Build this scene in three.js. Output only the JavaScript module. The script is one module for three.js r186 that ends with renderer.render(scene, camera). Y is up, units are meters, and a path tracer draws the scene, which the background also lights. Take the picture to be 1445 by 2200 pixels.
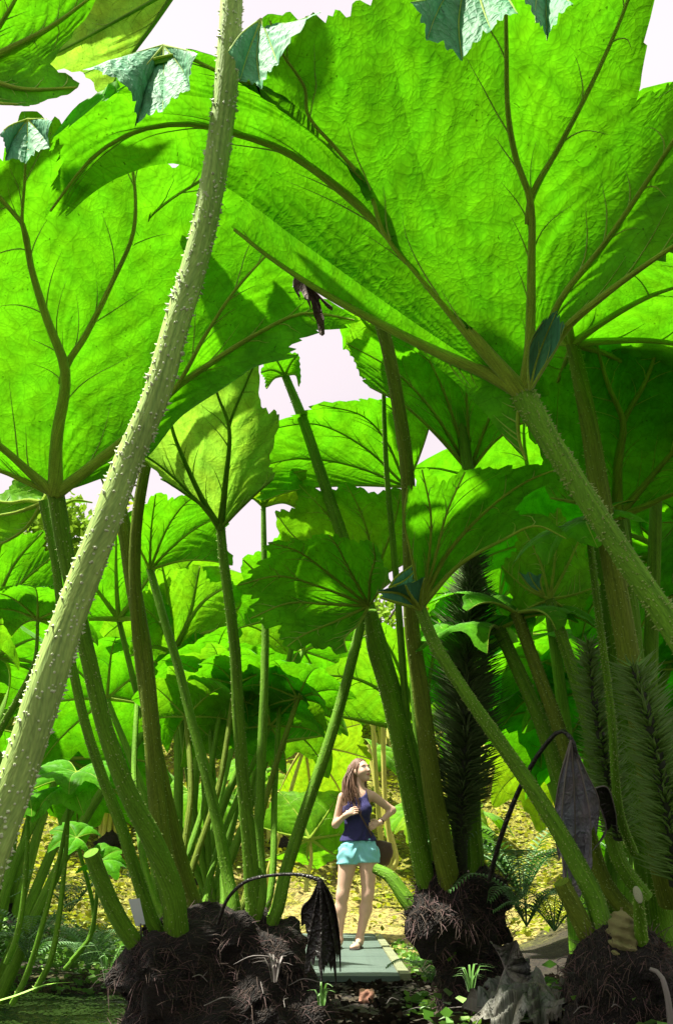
import * as THREE from 'three';
import { ImprovedNoise } from 'three/addons/math/ImprovedNoise.js';
import { mergeGeometries } from 'three/addons/utils/BufferGeometryUtils.js';

// ---------------------------------------------------------------- camera, sky, sun, exposure
const scene = new THREE.Scene();
const W = 1445, H = 2200, FOV = 62, PITCH = THREE.MathUtils.degToRad(23.08), CAM_Y = 0.61;
const camera = new THREE.PerspectiveCamera(FOV, 672 / 1024, 0.05, 400);
camera.position.set(0, CAM_Y, 0);
camera.rotation.set(PITCH, 0, 0);
camera.updateMatrixWorld(true);
const renderer = new THREE.WebGLRenderer({ antialias: true });
renderer.setSize(672, 1024);
renderer.toneMapping = THREE.LinearToneMapping;
renderer.toneMappingExposure = 3.0;
renderer.shadowMap.enabled = true;
const SUN_DIR = new THREE.Vector3(-0.42, 0.89, 0.10).normalize();
{ // bright thin cloud: a soft white veil all round, a little brighter toward the sun
  const w = 512, h = 256, a = new Float32Array(w * h * 4), n = new ImprovedNoise();
  for (let j = 0; j < h; j++) for (let i = 0; i < w; i++) {
    const el = (j + 0.5) / h * Math.PI - Math.PI / 2, az = (i + 0.5) / w * Math.PI * 2 - Math.PI;
    const d = new THREE.Vector3(Math.cos(el) * Math.cos(az), Math.sin(el), Math.cos(el) * Math.sin(az));
    const cl = 0.5 + 0.5 * (n.noise(d.x * 2.2, d.y * 3, d.z * 2.2) + 0.5 * n.noise(d.x * 5, d.y * 7 + 4, d.z * 5));
    const near = Math.pow(Math.max(0, d.dot(SUN_DIR)), 6);
    const v = 0.29 + 0.07 * cl + 0.12 * near, blue = 0.05 * (1 - cl);
    const k = (j * w + i) * 4;
    a[k] = v * (1.09 - blue); a[k + 1] = v * 0.94; a[k + 2] = v * (0.97 + blue); a[k + 3] = 1;
  }
  const sky = new THREE.DataTexture(a, w, h, THREE.RGBAFormat, THREE.FloatType);
  sky.mapping = THREE.EquirectangularReflectionMapping; sky.magFilter = sky.minFilter = THREE.LinearFilter; sky.needsUpdate = true;
  scene.background = sky; scene.environment = sky;
}
const sun = new THREE.DirectionalLight(new THREE.Color(1, 0.95, 0.82), 5);
sun.target.position.set(0, 0, -6); sun.position.copy(SUN_DIR).multiplyScalar(40).add(sun.target.position);
sun.castShadow = true; sun.shadow.radius = 3; sun.shadow.mapSize.set(2048, 2048);
Object.assign(sun.shadow.camera, { left: -16, right: 16, top: 16, bottom: -16, near: 1, far: 90 });
scene.add(sun, sun.target);

// ---------------------------------------------------------------- helpers
const V = (x, y, z) => new THREE.Vector3(x, y, z);
function rng(seed) { let a = seed >>> 0; return () => { a = (a + 0x6D2B79F5) | 0; let t = Math.imul(a ^ (a >>> 15), 1 | a); t = (t + Math.imul(t ^ (t >>> 7), 61 | t)) ^ t; return ((t ^ (t >>> 14)) >>> 0) / 4294967296; }; }
const noise = new ImprovedNoise();
const nz = (x, y, z = 0) => noise.noise(x, y, z);
const fbm = (x, y, z = 0) => nz(x, y, z) + 0.5 * nz(2.1 * x, 2.1 * y, 2.1 * z + 5) + 0.25 * nz(4.3 * x, 4.3 * y, 4.3 * z + 9);
const sm = (a, b, x) => { const t = Math.min(1, Math.max(0, (x - a) / (b - a))); return t * t * (3 - 2 * t); };
const lerp = (a, b, t) => a + (b - a) * t;
const FPX = (H / 2) / Math.tan(THREE.MathUtils.degToRad(FOV / 2));
const cR = V(1, 0, 0), cU = V(0, Math.cos(PITCH), Math.sin(PITCH)), cF = V(0, Math.sin(PITCH), -Math.cos(PITCH));
// survey point: where the line of sight through a spot of the photograph lies at a given depth in metres
function P(x, y, d) { return camera.position.clone().addScaledVector(cR, (x - W / 2) / FPX * d).addScaledVector(cU, -(y - H / 2) / FPX * d).addScaledVector(cF, d); }
const taken = {};
function numbered(name) { const n = taken[name] = (taken[name] ?? -1) + 1; return n ? `${name}_${String(n).padStart(3, '0')}` : name; }
function thing(name, label, category, pos = V(0, 0, 0), group) {
  const o = new THREE.Group(); o.name = numbered(name); o.position.copy(pos); scene.add(o);
  o.userData = { label, category }; if (group) o.userData.group = group; return o;
}
const worldPos = o => { const p = V(0, 0, 0); for (let q = o; q && q !== scene; q = q.parent) p.add(q.position); return p; };
function part(name, geo, mat, parent, extra) { // geometry in world coordinates
  const m = new THREE.Mesh(geo, mat); m.name = name; const w = worldPos(parent); geo.translate(-w.x, -w.y, -w.z);
  m.castShadow = m.receiveShadow = true; parent.add(m); if (extra) Object.assign(m.userData, extra); return m;
}
function solo(name, geo, mat, userData) { const m = new THREE.Mesh(geo, mat); m.name = numbered(name); m.castShadow = m.receiveShadow = true; m.userData = userData; scene.add(m); return m; }

class MB { // collects triangles
  constructor() { this.p = []; this.u = []; this.i = []; this.seams = []; this.c = null; }
  get n() { return this.p.length / 3; }
  v(a, u = 0, w = 0) { this.p.push(a.x, a.y, a.z); this.u.push(u, w); return this.n - 1; }
  t(a, b, c) { this.i.push(a, b, c); }
  q(a, b, c, d) { this.i.push(a, b, c, a, c, d); }
  geo() {
    const g = new THREE.BufferGeometry();
    g.setAttribute('position', new THREE.Float32BufferAttribute(this.p, 3));
    g.setAttribute('uv', new THREE.Float32BufferAttribute(this.u, 2));
    if (this.c) g.setAttribute('color', new THREE.Float32BufferAttribute(this.c, 3));
    g.setIndex(this.i); g.computeVertexNormals();
    const N = g.attributes.normal;
    for (const [a, b] of this.seams) {
      const x = N.getX(a) + N.getX(b), y = N.getY(a) + N.getY(b), z = N.getZ(a) + N.getZ(b), l = Math.hypot(x, y, z) || 1;
      N.setXYZ(a, x / l, y / l, z / l); N.setXYZ(b, x / l, y / l, z / l);
    }
    return g;
  }
}
function arrLerp(a, u) { if (typeof a === 'function') return a(u); if (typeof a === 'number') return a; const f = u * (a.length - 1), i = Math.min(a.length - 2, Math.floor(f)); return lerp(a[i], a[i + 1], f - i); }
const curveOf = pts => { const c = new THREE.CatmullRomCurve3(pts, false, 'centripetal'); c.arcLengthDivisions = 80; return c; };
// tapered tube along a curve; returns frames for placing things on it
function addTube(mb, pts, rad, { n = 16, rs = 8, u0 = 0, u1 = 1, flute = 0, wob = 0, seed = 0, cap = true, flat = 1 } = {}) {
  const c = pts.getPointAt ? pts : curveOf(pts); const L = c.getLength(); const frames = []; let prev = null, last = -1;
  for (let i = 0; i <= n; i++) {
    const u = lerp(u0, u1, i / n), p = c.getPointAt(u), t = c.getTangentAt(u);
    let x = prev ? prev.clone().addScaledVector(t, -prev.dot(t)) : (Math.abs(t.y) < 0.9 ? V(0, 1, 0) : V(1, 0, 0)).cross(t);
    x.normalize(); prev = x; const y = t.clone().cross(x), r = arrLerp(rad, i / n); frames.push({ p, t, x, y, r, u });
    const row = mb.n;
    for (let k = 0; k <= rs; k++) {
      const a = k / rs * Math.PI * 2; let rr = r * (1 + flute * Math.sin(a * 5 + seed));
      if (wob) rr *= 1 + wob * nz(p.x * 9 + Math.cos(a) * 1.3 + seed, p.y * 9, p.z * 9 + Math.sin(a) * 1.3);
      mb.v(p.clone().addScaledVector(x, Math.cos(a) * rr).addScaledVector(y, Math.sin(a) * rr * flat), k / rs * Math.max(0.02, r * 6.3), u * L);
    }
    mb.seams.push([row, row + rs]);
    if (last >= 0) for (let k = 0; k < rs; k++) mb.q(last + k, last + k + 1, row + k + 1, row + k);
    last = row;
  }
  if (cap) for (const [f, s] of [[frames[0], -1], [frames[n], 1]]) {
    const o = mb.v(f.p, 0.01, 0), b = mb.n;
    for (let k = 0; k <= rs; k++) { const a = k / rs * Math.PI * 2; mb.v(f.p.clone().addScaledVector(f.x, Math.cos(a) * f.r).addScaledVector(f.y, Math.sin(a) * f.r * flat), Math.cos(a) * f.r, Math.sin(a) * f.r); }
    for (let k = 0; k < rs; k++) s > 0 ? mb.t(o, b + k, b + k + 1) : mb.t(o, b + k + 1, b + k);
  }
  return frames;
}
function addCone(mb, p, dir, len, r, sides = 4, bend = null) {
  const x = (Math.abs(dir.y) < 0.9 ? V(0, 1, 0) : V(1, 0, 0)).cross(dir).normalize(), y = dir.clone().cross(x), b = mb.n;
  for (let k = 0; k < sides; k++) { const a = k / sides * 6.2832; mb.v(p.clone().addScaledVector(x, Math.cos(a) * r).addScaledVector(y, Math.sin(a) * r), k * r, 0); }
  const tip = p.clone().addScaledVector(dir, len); if (bend) tip.add(bend);
  const o = mb.v(tip, 0, len);
  for (let k = 0; k < sides; k++) mb.t(b + k, b + (k + 1) % sides, o);
}
// strip blade (grass, fibre, fern leaflet): slightly folded ribbon
function addBlade(mb, pts, wid, up, segs = 4) {
  const c = curveOf(pts); let last = -1;
  for (let i = 0; i <= segs; i++) {
    const u = i / segs, p = c.getPointAt(u), t = c.getTangentAt(u), s = t.clone().cross(up).normalize(), w = arrLerp(wid, u), n = s.clone().cross(t);
    const a = mb.v(p.clone().addScaledVector(s, -w), 0, u), b = mb.v(p.clone().addScaledVector(n, -w * 0.35), 0.5, u), d = mb.v(p.clone().addScaledVector(s, w), 1, u);
    if (last >= 0) { mb.q(last, last + 1, b, a); mb.q(last + 1, last + 2, d, b); }
    last = a;
  }
}
// naive surface nets over a signed distance field
function surfaceNets(sdf, lo, hi, cell) {
  const nx = Math.ceil((hi.x - lo.x) / cell) + 1, ny = Math.ceil((hi.y - lo.y) / cell) + 1, nzz = Math.ceil((hi.z - lo.z) / cell) + 1;
  const f = new Float32Array(nx * ny * nzz), id = (i, j, k) => i + nx * (j + ny * k);
  for (let k = 0; k < nzz; k++) for (let j = 0; j < ny; j++) for (let i = 0; i < nx; i++) f[id(i, j, k)] = sdf(lo.x + i * cell, lo.y + j * cell, lo.z + k * cell);
  const vid = new Int32Array(nx * ny * nzz).fill(-1), pos = [], idx = [];
  const E = [[0, 1], [2, 3], [4, 5], [6, 7], [0, 2], [1, 3], [4, 6], [5, 7], [0, 4], [1, 5], [2, 6], [3, 7]];
  for (let k = 0; k < nzz - 1; k++) for (let j = 0; j < ny - 1; j++) for (let i = 0; i < nx - 1; i++) {
    const v = []; let inside = 0;
    for (let c = 0; c < 8; c++) { const q = f[id(i + (c & 1), j + (c >> 1 & 1), k + (c >> 2))]; v.push(q); if (q < 0) inside++; }
    if (inside === 0 || inside === 8) continue;
    let x = 0, y = 0, z = 0, n = 0;
    for (const [a, b] of E) if ((v[a] < 0) !== (v[b] < 0)) {
      const t = v[a] / (v[a] - v[b]);
      x += lerp(a & 1, b & 1, t); y += lerp(a >> 1 & 1, b >> 1 & 1, t); z += lerp(a >> 2, b >> 2, t); n++;
    }
    vid[id(i, j, k)] = pos.length / 3;
    pos.push(lo.x + (i + x / n) * cell, lo.y + (j + y / n) * cell, lo.z + (k + z / n) * cell);
  }
  for (let k = 1; k < nzz - 1; k++) for (let j = 1; j < ny - 1; j++) for (let i = 1; i < nx - 1; i++) {
    const s = f[id(i, j, k)] < 0;
    const quad = (a, b, c, d, flip) => { if (a < 0 || b < 0 || c < 0 || d < 0) return; flip ? idx.push(a, c, b, a, d, c) : idx.push(a, b, c, a, c, d); };
    if (s !== (f[id(i + 1, j, k)] < 0)) quad(vid[id(i, j - 1, k - 1)], vid[id(i, j, k - 1)], vid[id(i, j, k)], vid[id(i, j - 1, k)], !s);
    if (s !== (f[id(i, j + 1, k)] < 0)) quad(vid[id(i - 1, j, k - 1)], vid[id(i, j, k - 1)], vid[id(i, j, k)], vid[id(i - 1, j, k)], s);
    if (s !== (f[id(i, j, k + 1)] < 0)) quad(vid[id(i - 1, j - 1, k)], vid[id(i, j - 1, k)], vid[id(i, j, k)], vid[id(i - 1, j, k)], !s);
  }
  const g = new THREE.BufferGeometry();
  g.setAttribute('position', new THREE.Float32BufferAttribute(pos, 3));
  g.setAttribute('uv', new THREE.Float32BufferAttribute(new Float32Array(pos.length / 3 * 2).map((_, q) => q & 1 ? pos[(q >> 1) * 3 + 1] : pos[(q >> 1) * 3] + pos[(q >> 1) * 3 + 2]), 2));
  g.setIndex(idx); g.computeVertexNormals(); return g;
}
const smin = (a, b, k) => { const h = Math.max(k - Math.abs(a - b), 0) / k; return Math.min(a, b) - h * h * k * 0.25; };
function capsule(px, py, pz, a, b, ra, rb) {
  const bx = b.x - a.x, by = b.y - a.y, bz = b.z - a.z, ax = px - a.x, ay = py - a.y, az = pz - a.z;
  const h = Math.min(1, Math.max(0, (ax * bx + ay * by + az * bz) / (bx * bx + by * by + bz * bz || 1)));
  return Math.hypot(ax - bx * h, ay - by * h, az - bz * h) - lerp(ra, rb, h);
}

// ---------------------------------------------------------------- textures (what surfaces are made of)
function tex(size, fn, srgb, sy = size) {
  const a = new Uint8Array(size * sy * 4);
  for (let j = 0; j < sy; j++) for (let i = 0; i < size; i++) { const c = fn(i / size, j / sy), k = (j * size + i) * 4; for (let q = 0; q < 3; q++) a[k + q] = Math.max(0, Math.min(255, (Array.isArray(c) ? c[q] : c) * 255)); a[k + 3] = 255; }
  const t = new THREE.DataTexture(a, size, sy, THREE.RGBAFormat); t.wrapS = t.wrapT = THREE.RepeatWrapping; t.magFilter = THREE.LinearFilter; t.minFilter = THREE.LinearMipmapLinearFilter; t.generateMipmaps = true;
  if (srgb) t.colorSpace = THREE.SRGBColorSpace; t.needsUpdate = true; return t;
}
const rep = (t, x, y = x) => { const c = t.clone(); c.repeat.set(x, y); c.needsUpdate = true; return c; };
// tiling noise: blend of wrapped lookups on a torus
const TW = Math.PI * 2;
const tnoise = (u, v, f, o = 0) => nz(Math.cos(u * TW) * f + o, Math.sin(u * TW) * f + Math.cos(v * TW) * f, Math.sin(v * TW) * f + o * 0.7);
function worley(u, v, n, r) { // distance to cell border of a jittered, wrapped grid
  const x = u * n, y = v * n, xi = Math.floor(x), yi = Math.floor(y); let d1 = 9, d2 = 9;
  for (let b = -1; b <= 1; b++) for (let a = -1; a <= 1; a++) {
    const cx = ((xi + a) % n + n) % n, cy = ((yi + b) % n + n) % n, q = r[(cy * n + cx) * 2], w = r[(cy * n + cx) * 2 + 1];
    const d = Math.hypot(xi + a + q - x, yi + b + w - y); if (d < d1) { d2 = d1; d1 = d; } else if (d < d2) d2 = d;
  }
  return d2 - d1;
}
const cells = n => { const r = rng(n * 77 + 3), a = new Float32Array(n * n * 2); for (let i = 0; i < a.length; i++) a[i] = r(); return a; };
const c14 = cells(14), c46 = cells(46);
// one tile is 0.6 m of blade: net of small veins, blotches
const netAt = (u, v) => { const wu = u + 0.03 * tnoise(u, v, 1.6, 3), wv = v + 0.03 * tnoise(u, v, 1.6, 8); return [worley(wu, wv, 14, c14), worley(wu, wv, 46, c46)]; };
const leafMap = tex(768, (u, v) => { const [a, b] = netAt(u, v), l = 0.9 + 0.14 * tnoise(u, v, 1.1) + 0.1 * tnoise(u, v, 3, 4) + 0.06 * tnoise(u, v, 9, 2); const sp = tnoise(u, v, 13, 21), e = (1 - 0.11 * (1 - sm(0.0, 0.07, a)) - 0.06 * (1 - sm(0, 0.2, b))) * (1 - 0.35 * sm(0.66, 0.74, sp + 0.25 * tnoise(u, v, 2, 31))); const y = 0.06 * tnoise(u, v, 2, 11); return [(l + y) * e, l * e, (l - y) * e]; }, true);
const leafBump = tex(768, (u, v) => { const [a, b] = netAt(u, v); return 0.25 + 0.4 * sm(0, 0.35, a) + 0.22 * sm(0, 0.45, b) + 0.12 * tnoise(u, v, 7, 6); }, false);
const stalkMap = tex(256, (u, v) => { const s = tnoise(u, v, 0.8, 2), st = nz(Math.cos(u * TW) * 5, Math.sin(u * TW) * 5, Math.cos(v * TW) * 0.6), sp = tnoise(u, v, 8, 5); const l = 0.84 + 0.1 * s + 0.13 * st + 0.12 * sp; return [l + 0.03 * st, l, l * 0.92]; }, true);
const stalkBump = tex(256, (u, v) => 0.5 + 0.3 * nz(Math.cos(u * TW) * 6, Math.sin(u * TW) * 6, Math.cos(v * TW) * 0.5) + 0.25 * tnoise(u, v, 10, 1), false);
const soilMap = tex(512, (u, v) => { const l = 0.62 + 0.3 * tnoise(u, v, 2) + 0.28 * tnoise(u, v, 6, 3) + 0.25 * tnoise(u, v, 14, 7); return [l, l * 0.95, l * 0.88]; }, true);
const soilBump = tex(512, (u, v) => 0.5 + 0.3 * tnoise(u, v, 4, 3) + 0.3 * tnoise(u, v, 11, 7), false);
const fineBump = tex(256, (u, v) => 0.5 + 0.35 * tnoise(u, v, 8, 2) + 0.2 * tnoise(u, v, 16, 5), false);
const weave = tex(128, (u, v) => 0.5 + 0.25 * Math.sin(u * TW * 32) + 0.25 * Math.sin(v * TW * 32), false);

// ---------------------------------------------------------------- materials
const rgb = (r, g, b) => new THREE.Color().setRGB(r, g, b);
const LM = rep(leafMap, 1 / 0.6), LB = rep(leafBump, 1 / 0.6);
const leafMat = (r, g, b, tr = 0.5, coat = 0.14) => new THREE.MeshPhysicalMaterial({ color: rgb(r, g, b), map: LM, bumpMap: LB, bumpScale: 0.0018, roughness: 1, transmission: tr, thickness: 0, specularIntensity: 0.12, clearcoat: coat, clearcoatRoughness: 0.4, side: THREE.DoubleSide });
const M = {
  leaf: leafMat(0.115, 0.46, 0.003, 0.55), leafFresh: leafMat(0.17, 0.48, 0.005, 0.58),
  leafBacklightTint: leafMat(0.25, 0.48, 0.006, 0.56, 0.08), leafGlareTint: leafMat(0.26, 0.54, 0.03, 0.68, 0.05),  // yellow backlight and pale sky glare put into these leaf colours
  leafTopSkyTint: new THREE.MeshPhysicalMaterial({ color: rgb(0.09, 0.34, 0.15), map: LM, bumpMap: LB, bumpScale: 0.004, roughness: 0.68, specularIntensity: 0.4, side: THREE.DoubleSide }),  // upper side, bluish sky reflection put into the green
  vein: new THREE.MeshPhysicalMaterial({ color: rgb(0.48, 0.72, 0.07), map: rep(stalkMap, 12, 5), bumpMap: rep(stalkBump, 12, 5), bumpScale: 0.002, roughness: 1, transmission: 0.4, thickness: 0, specularIntensity: 0.3 }),
  veinLight: new THREE.MeshPhysicalMaterial({ color: rgb(0.48, 0.74, 0.06), transmission: 0.45, thickness: 0, map: rep(stalkMap, 12, 5), roughness: 1 }),
  stalk: new THREE.MeshPhysicalMaterial({ color: rgb(0.14, 0.33, 0.02), map: rep(stalkMap, 6, 2.2), bumpMap: rep(stalkBump, 6, 2.2), bumpScale: 0.003, roughness: 0.75, specularIntensity: 0.35 }),
  stalkPale: new THREE.MeshPhysicalMaterial({ color: rgb(0.42, 0.62, 0.19), map: rep(stalkMap, 5, 1.7), bumpMap: rep(stalkBump, 5, 1.7), bumpScale: 0.002, roughness: 0.7, specularIntensity: 0.5 }),
  stalkOlive: new THREE.MeshPhysicalMaterial({ color: rgb(0.17, 0.25, 0.025), map: rep(stalkMap, 6, 2), bumpMap: rep(stalkBump, 6, 2), bumpScale: 0.003, roughness: 0.75, specularIntensity: 0.35 }),
  stalkYellow: new THREE.MeshPhysicalMaterial({ color: rgb(0.66, 0.62, 0.16), map: rep(stalkMap, 6, 2), roughness: 0.7 }),
  prickle: new THREE.MeshPhysicalMaterial({ color: rgb(0.55, 0.62, 0.38), roughness: 0.4 }),
  prickleGreen: new THREE.MeshPhysicalMaterial({ color: rgb(0.26, 0.36, 0.08), roughness: 0.55 }),
  dead: new THREE.MeshPhysicalMaterial({ color: rgb(0.012, 0.010, 0.008), map: LM, bumpMap: LB, bumpScale: 0.006, roughness: 0.38, side: THREE.DoubleSide }),
  deadGrey: new THREE.MeshPhysicalMaterial({ color: rgb(0.13, 0.13, 0.105), map: LM, bumpMap: LB, bumpScale: 0.008, roughness: 0.6, side: THREE.DoubleSide }),
  deadPurple: new THREE.MeshPhysicalMaterial({ color: rgb(0.30, 0.29, 0.35), map: LM, bumpMap: LB, bumpScale: 0.006, roughness: 0.5, side: THREE.DoubleSide }),
  deadBrown: new THREE.MeshPhysicalMaterial({ color: rgb(0.07, 0.03, 0.012), map: LM, bumpMap: LB, bumpScale: 0.006, roughness: 0.7, side: THREE.DoubleSide }),
  rhizome: new THREE.MeshPhysicalMaterial({ color: rgb(0.022, 0.014, 0.010), map: rep(soilMap, 3), bumpMap: rep(soilBump, 3), bumpScale: 0.02, roughness: 0.9 }),
  fibre: new THREE.MeshPhysicalMaterial({ color: rgb(0.045, 0.026, 0.017), roughness: 0.8, side: THREE.DoubleSide }),
  fibrePurple: new THREE.MeshPhysicalMaterial({ color: rgb(0.075, 0.038, 0.036), roughness: 0.75, side: THREE.DoubleSide }),
  fibreGrey: new THREE.MeshPhysicalMaterial({ color: rgb(0.16, 0.14, 0.13), roughness: 0.6, side: THREE.DoubleSide }),
  spike: new THREE.MeshPhysicalMaterial({ color: rgb(0.015, 0.022, 0.008), roughness: 0.6 }),
  spine: new THREE.MeshPhysicalMaterial({ color: rgb(0.045, 0.085, 0.014), roughness: 0.85 }),
  spineGreen: new THREE.MeshPhysicalMaterial({ color: rgb(0.09, 0.19, 0.02), roughness: 0.5 }),
  fern: new THREE.MeshPhysicalMaterial({ color: rgb(0.06, 0.20, 0.02), roughness: 1, transmission: 0.35, thickness: 0, clearcoat: 0.3, clearcoatRoughness: 0.4, side: THREE.DoubleSide }),
  grass: new THREE.MeshPhysicalMaterial({ color: rgb(0.12, 0.30, 0.04), roughness: 1, transmission: 0.35, thickness: 0, side: THREE.DoubleSide }),
  bud: new THREE.MeshPhysicalMaterial({ color: rgb(0.36, 0.34, 0.13), bumpMap: rep(fineBump, 30), bumpScale: 0.006, roughness: 0.7 }),
  cutFace: new THREE.MeshPhysicalMaterial({ color: rgb(0.42, 0.44, 0.28), bumpMap: rep(fineBump, 30), bumpScale: 0.003, roughness: 0.8 }),
};

// ---------------------------------------------------------------- gunnera leaf: blade lofted between palmate veins
// veins: [{pts, from, drawn, r0, r1}] in angular order; sectors default to neighbours
function buildLeaf(plant, veins, o) {
  const { hub, hint, mat, veinMat = M.vein, NS = 22, NT = 16, bulge = 0.10, notch = 0.14, teeth = 5, tooth = 0.045, crinkle = 0.009, droop = 0, K = 7, r0 = 0.018, r1 = 0.003, side = true, sideR = 0.003, seed = 1, name = 'leaf_blade', label, ragged = 0 } = o;
  const rd = rng(seed * 991 + 7), C = veins.map(v => curveOf(v.pts)), Ls = C.map(c => c.getLength());
  const e1 = V(0, 0, 0), e2 = V(0, 0, 0); // plane for uv
  { const n = hint.clone().normalize(); e1.copy(Math.abs(n.y) < 0.95 ? V(0, 1, 0) : V(1, 0, 0)).cross(n).normalize(); e2.copy(n).cross(e1); }
  const secs = o.sectors || veins.slice(1).map((_, i) => ({ a: i, b: i + 1 }));
  const blade = new MB(), net = new MB(); const uo = rd() * 3;
  const surf = (S, t, s) => {
    const ca = C[S.a], cb = C[S.b], sa = (S.sa ?? 1), sb = (S.sb ?? 1), ph = S.ph;
    const mm = (S.notch ?? notch) * Math.pow(Math.sin(Math.PI * t), 1.4);
    const tw = t * (S.teeth ?? teeth) + ph, saw = Math.abs((tw % 1) - 0.35) / 0.65; // lobe teeth
    const tw2 = t * (S.teeth ?? teeth) * 3.3 + ph * 2, saw2 = Math.abs((tw2 % 1) - 0.3) / 0.7;
    const jag = (1 - saw) * tooth + (1 - saw2) * tooth * 0.5 - tooth * 0.6 + ragged * Math.min(0, nz(t * 7 + ph * 9, seed * 3.3, 0.5));
    const ss = Math.min(1, s * (1 - mm * s) + jag * Math.pow(s, 7) * Math.min(1, Math.min(t, 1 - t) * 14));
    const A = ca.getPointAt(Math.max(0, Math.min(1, ss * sa))), B = cb.getPointAt(Math.max(0, Math.min(1, ss * sb)));
    const p = A.clone().lerp(B, t), Tn = ca.getTangentAt(Math.min(1, ss * sa)).lerp(cb.getTangentAt(Math.min(1, ss * sb)), t);
    const w = A.distanceTo(B), n = B.clone().sub(A).cross(Tn); if (n.lengthSq() < 1e-10) n.copy(hint); n.normalize(); if (n.dot(hint) < 0) n.negate();
    const tt = Math.min(t, 1 - t), f = (ss - 0.55 * tt) * K + ph * 0.3, quilt = Math.pow(Math.abs(Math.sin(Math.PI * f)), 0.7);
    const arch = Math.sin(Math.PI * t);
    p.addScaledVector(n, bulge * w * arch * (0.4 + 0.6 * Math.sqrt(Math.max(0, 1 - ss))) + quilt * crinkle * (S.quilt ?? 1) * Math.min(1, w * 6) * Math.min(1, tt * 8)).addScaledVector(hint, crinkle * 1.1 * fbm(p.x * 5 + seed, p.y * 5, p.z * 5) * Math.min(1, p.distanceTo(hub) * 3));
    p.y -= droop * Math.pow(ss, 4);
    return { p, n, w, ss, f };
  };
  for (const S of secs) {
    S.ph = S.ph ?? rd();
    const s0 = S.from ?? 0, base = blade.n, ns = S.ns ?? NS, nt = S.nt ?? NT;
    for (let i = 0; i <= ns; i++) for (let k = 0; k <= nt; k++) {
      const s = lerp(s0, 1, i / ns), { p } = surf(S, k / nt, Math.max(s, 0.012)), d = p.clone().sub(hub);
      blade.v(p, d.dot(e1) + uo, d.dot(e2) + uo);
    }
    for (let i = 0; i < ns; i++) for (let k = 0; k < nt; k++) { const q = base + i * (nt + 1) + k; blade.q(q, q + 1, q + nt + 2, q + nt + 1); }
    if (side && S.side !== false) for (const flip of [0, 1]) { // side veins on both flanks
      const vv = veins[flip ? S.b : S.a]; if (vv.drawn === false) continue;
      for (let k = 1; k < K; k++) {
        const sB = (k + rd() * 0.7 - 0.35 - S.ph * 0.3) / K; if (rd() < 0.22) continue; if (sB < s0 + 0.04 || sB > 0.94) continue;
        const pts = []; const reach = 0.16 + 0.32 * rd();
        for (let j = 0; j <= 5; j++) { const tt = reach * j / 5, s = sB + 0.55 * tt + 0.05 * tt * tt; if (s > 0.99) break; const q = surf(S, flip ? 1 - tt : tt, s); pts.push(q.p.addScaledVector(q.n, -0.0015)); }
        if (pts.length > 2 && pts[0].distanceTo(pts[pts.length - 1]) > 0.03) addTube(net, pts, [sideR * (1 - 0.5 * sB), sideR * 0.5, sideR * 0.12], { n: o.far ? 4 : 8, rs: o.far ? 3 : 5, cap: false });
      }
    }
  }
  const bm = part(name, blade.geo(), mat, plant, label ? { label } : null);
  veins.forEach((v, i) => {
    if (v.drawn === false) return;
    const mb = new MB(), s = Math.max(v.from ?? 0, 0.0), a = v.r0 ?? r0, b = v.r1 ?? r1;
    const off = veins[i].pts.map((p, k) => p.clone().addScaledVector(hint, -0.5 * lerp(a, b, k / v.pts.length)));
    addTube(mb, off, u => lerp(a, b, Math.pow(lerp(s, 1, u), 0.75)), { n: o.far ? 8 : 28, rs: o.far ? 5 : 9, u0: s, u1: 0.985, wob: o.far ? 0 : 0.12, seed: i });
    part('main_vein', mb.geo(), v.mat || veinMat, bm);
  });
  if (net.n) part('side_veins', net.geo(), o.sideMat || M.veinLight, bm, { kind: 'stuff' });
  return bm;
}
// hero leaf: veins surveyed in the photograph, with depth from hub to tip
function surveyLeaf(plant, h, dh, vs, o = {}) {
  const hub = P(h[0], h[1], dh), hint = (o.hint || hub.clone().sub(camera.position)).clone().normalize();
  const veins = vs.map(v => {
    const L = [0]; let pr = h; for (const q of v.p) { L.push(L[L.length - 1] + Math.hypot(q[0] - pr[0], q[1] - pr[1])); pr = q; }
    const T = L[L.length - 1], dt = v.d ?? o.dt ?? dh - 0.2, sag = v.sag ?? 0;
    return { ...v, pts: [h, ...v.p].map((q, i) => P(q[0], q[1], q[2] ?? lerp(dh, dt, Math.pow(L[i] / T, 1.15)) + sag * Math.sin(Math.PI * L[i] / T))) };
  });
  return buildLeaf(plant, veins, { hub, hint, ...o });
}
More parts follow.
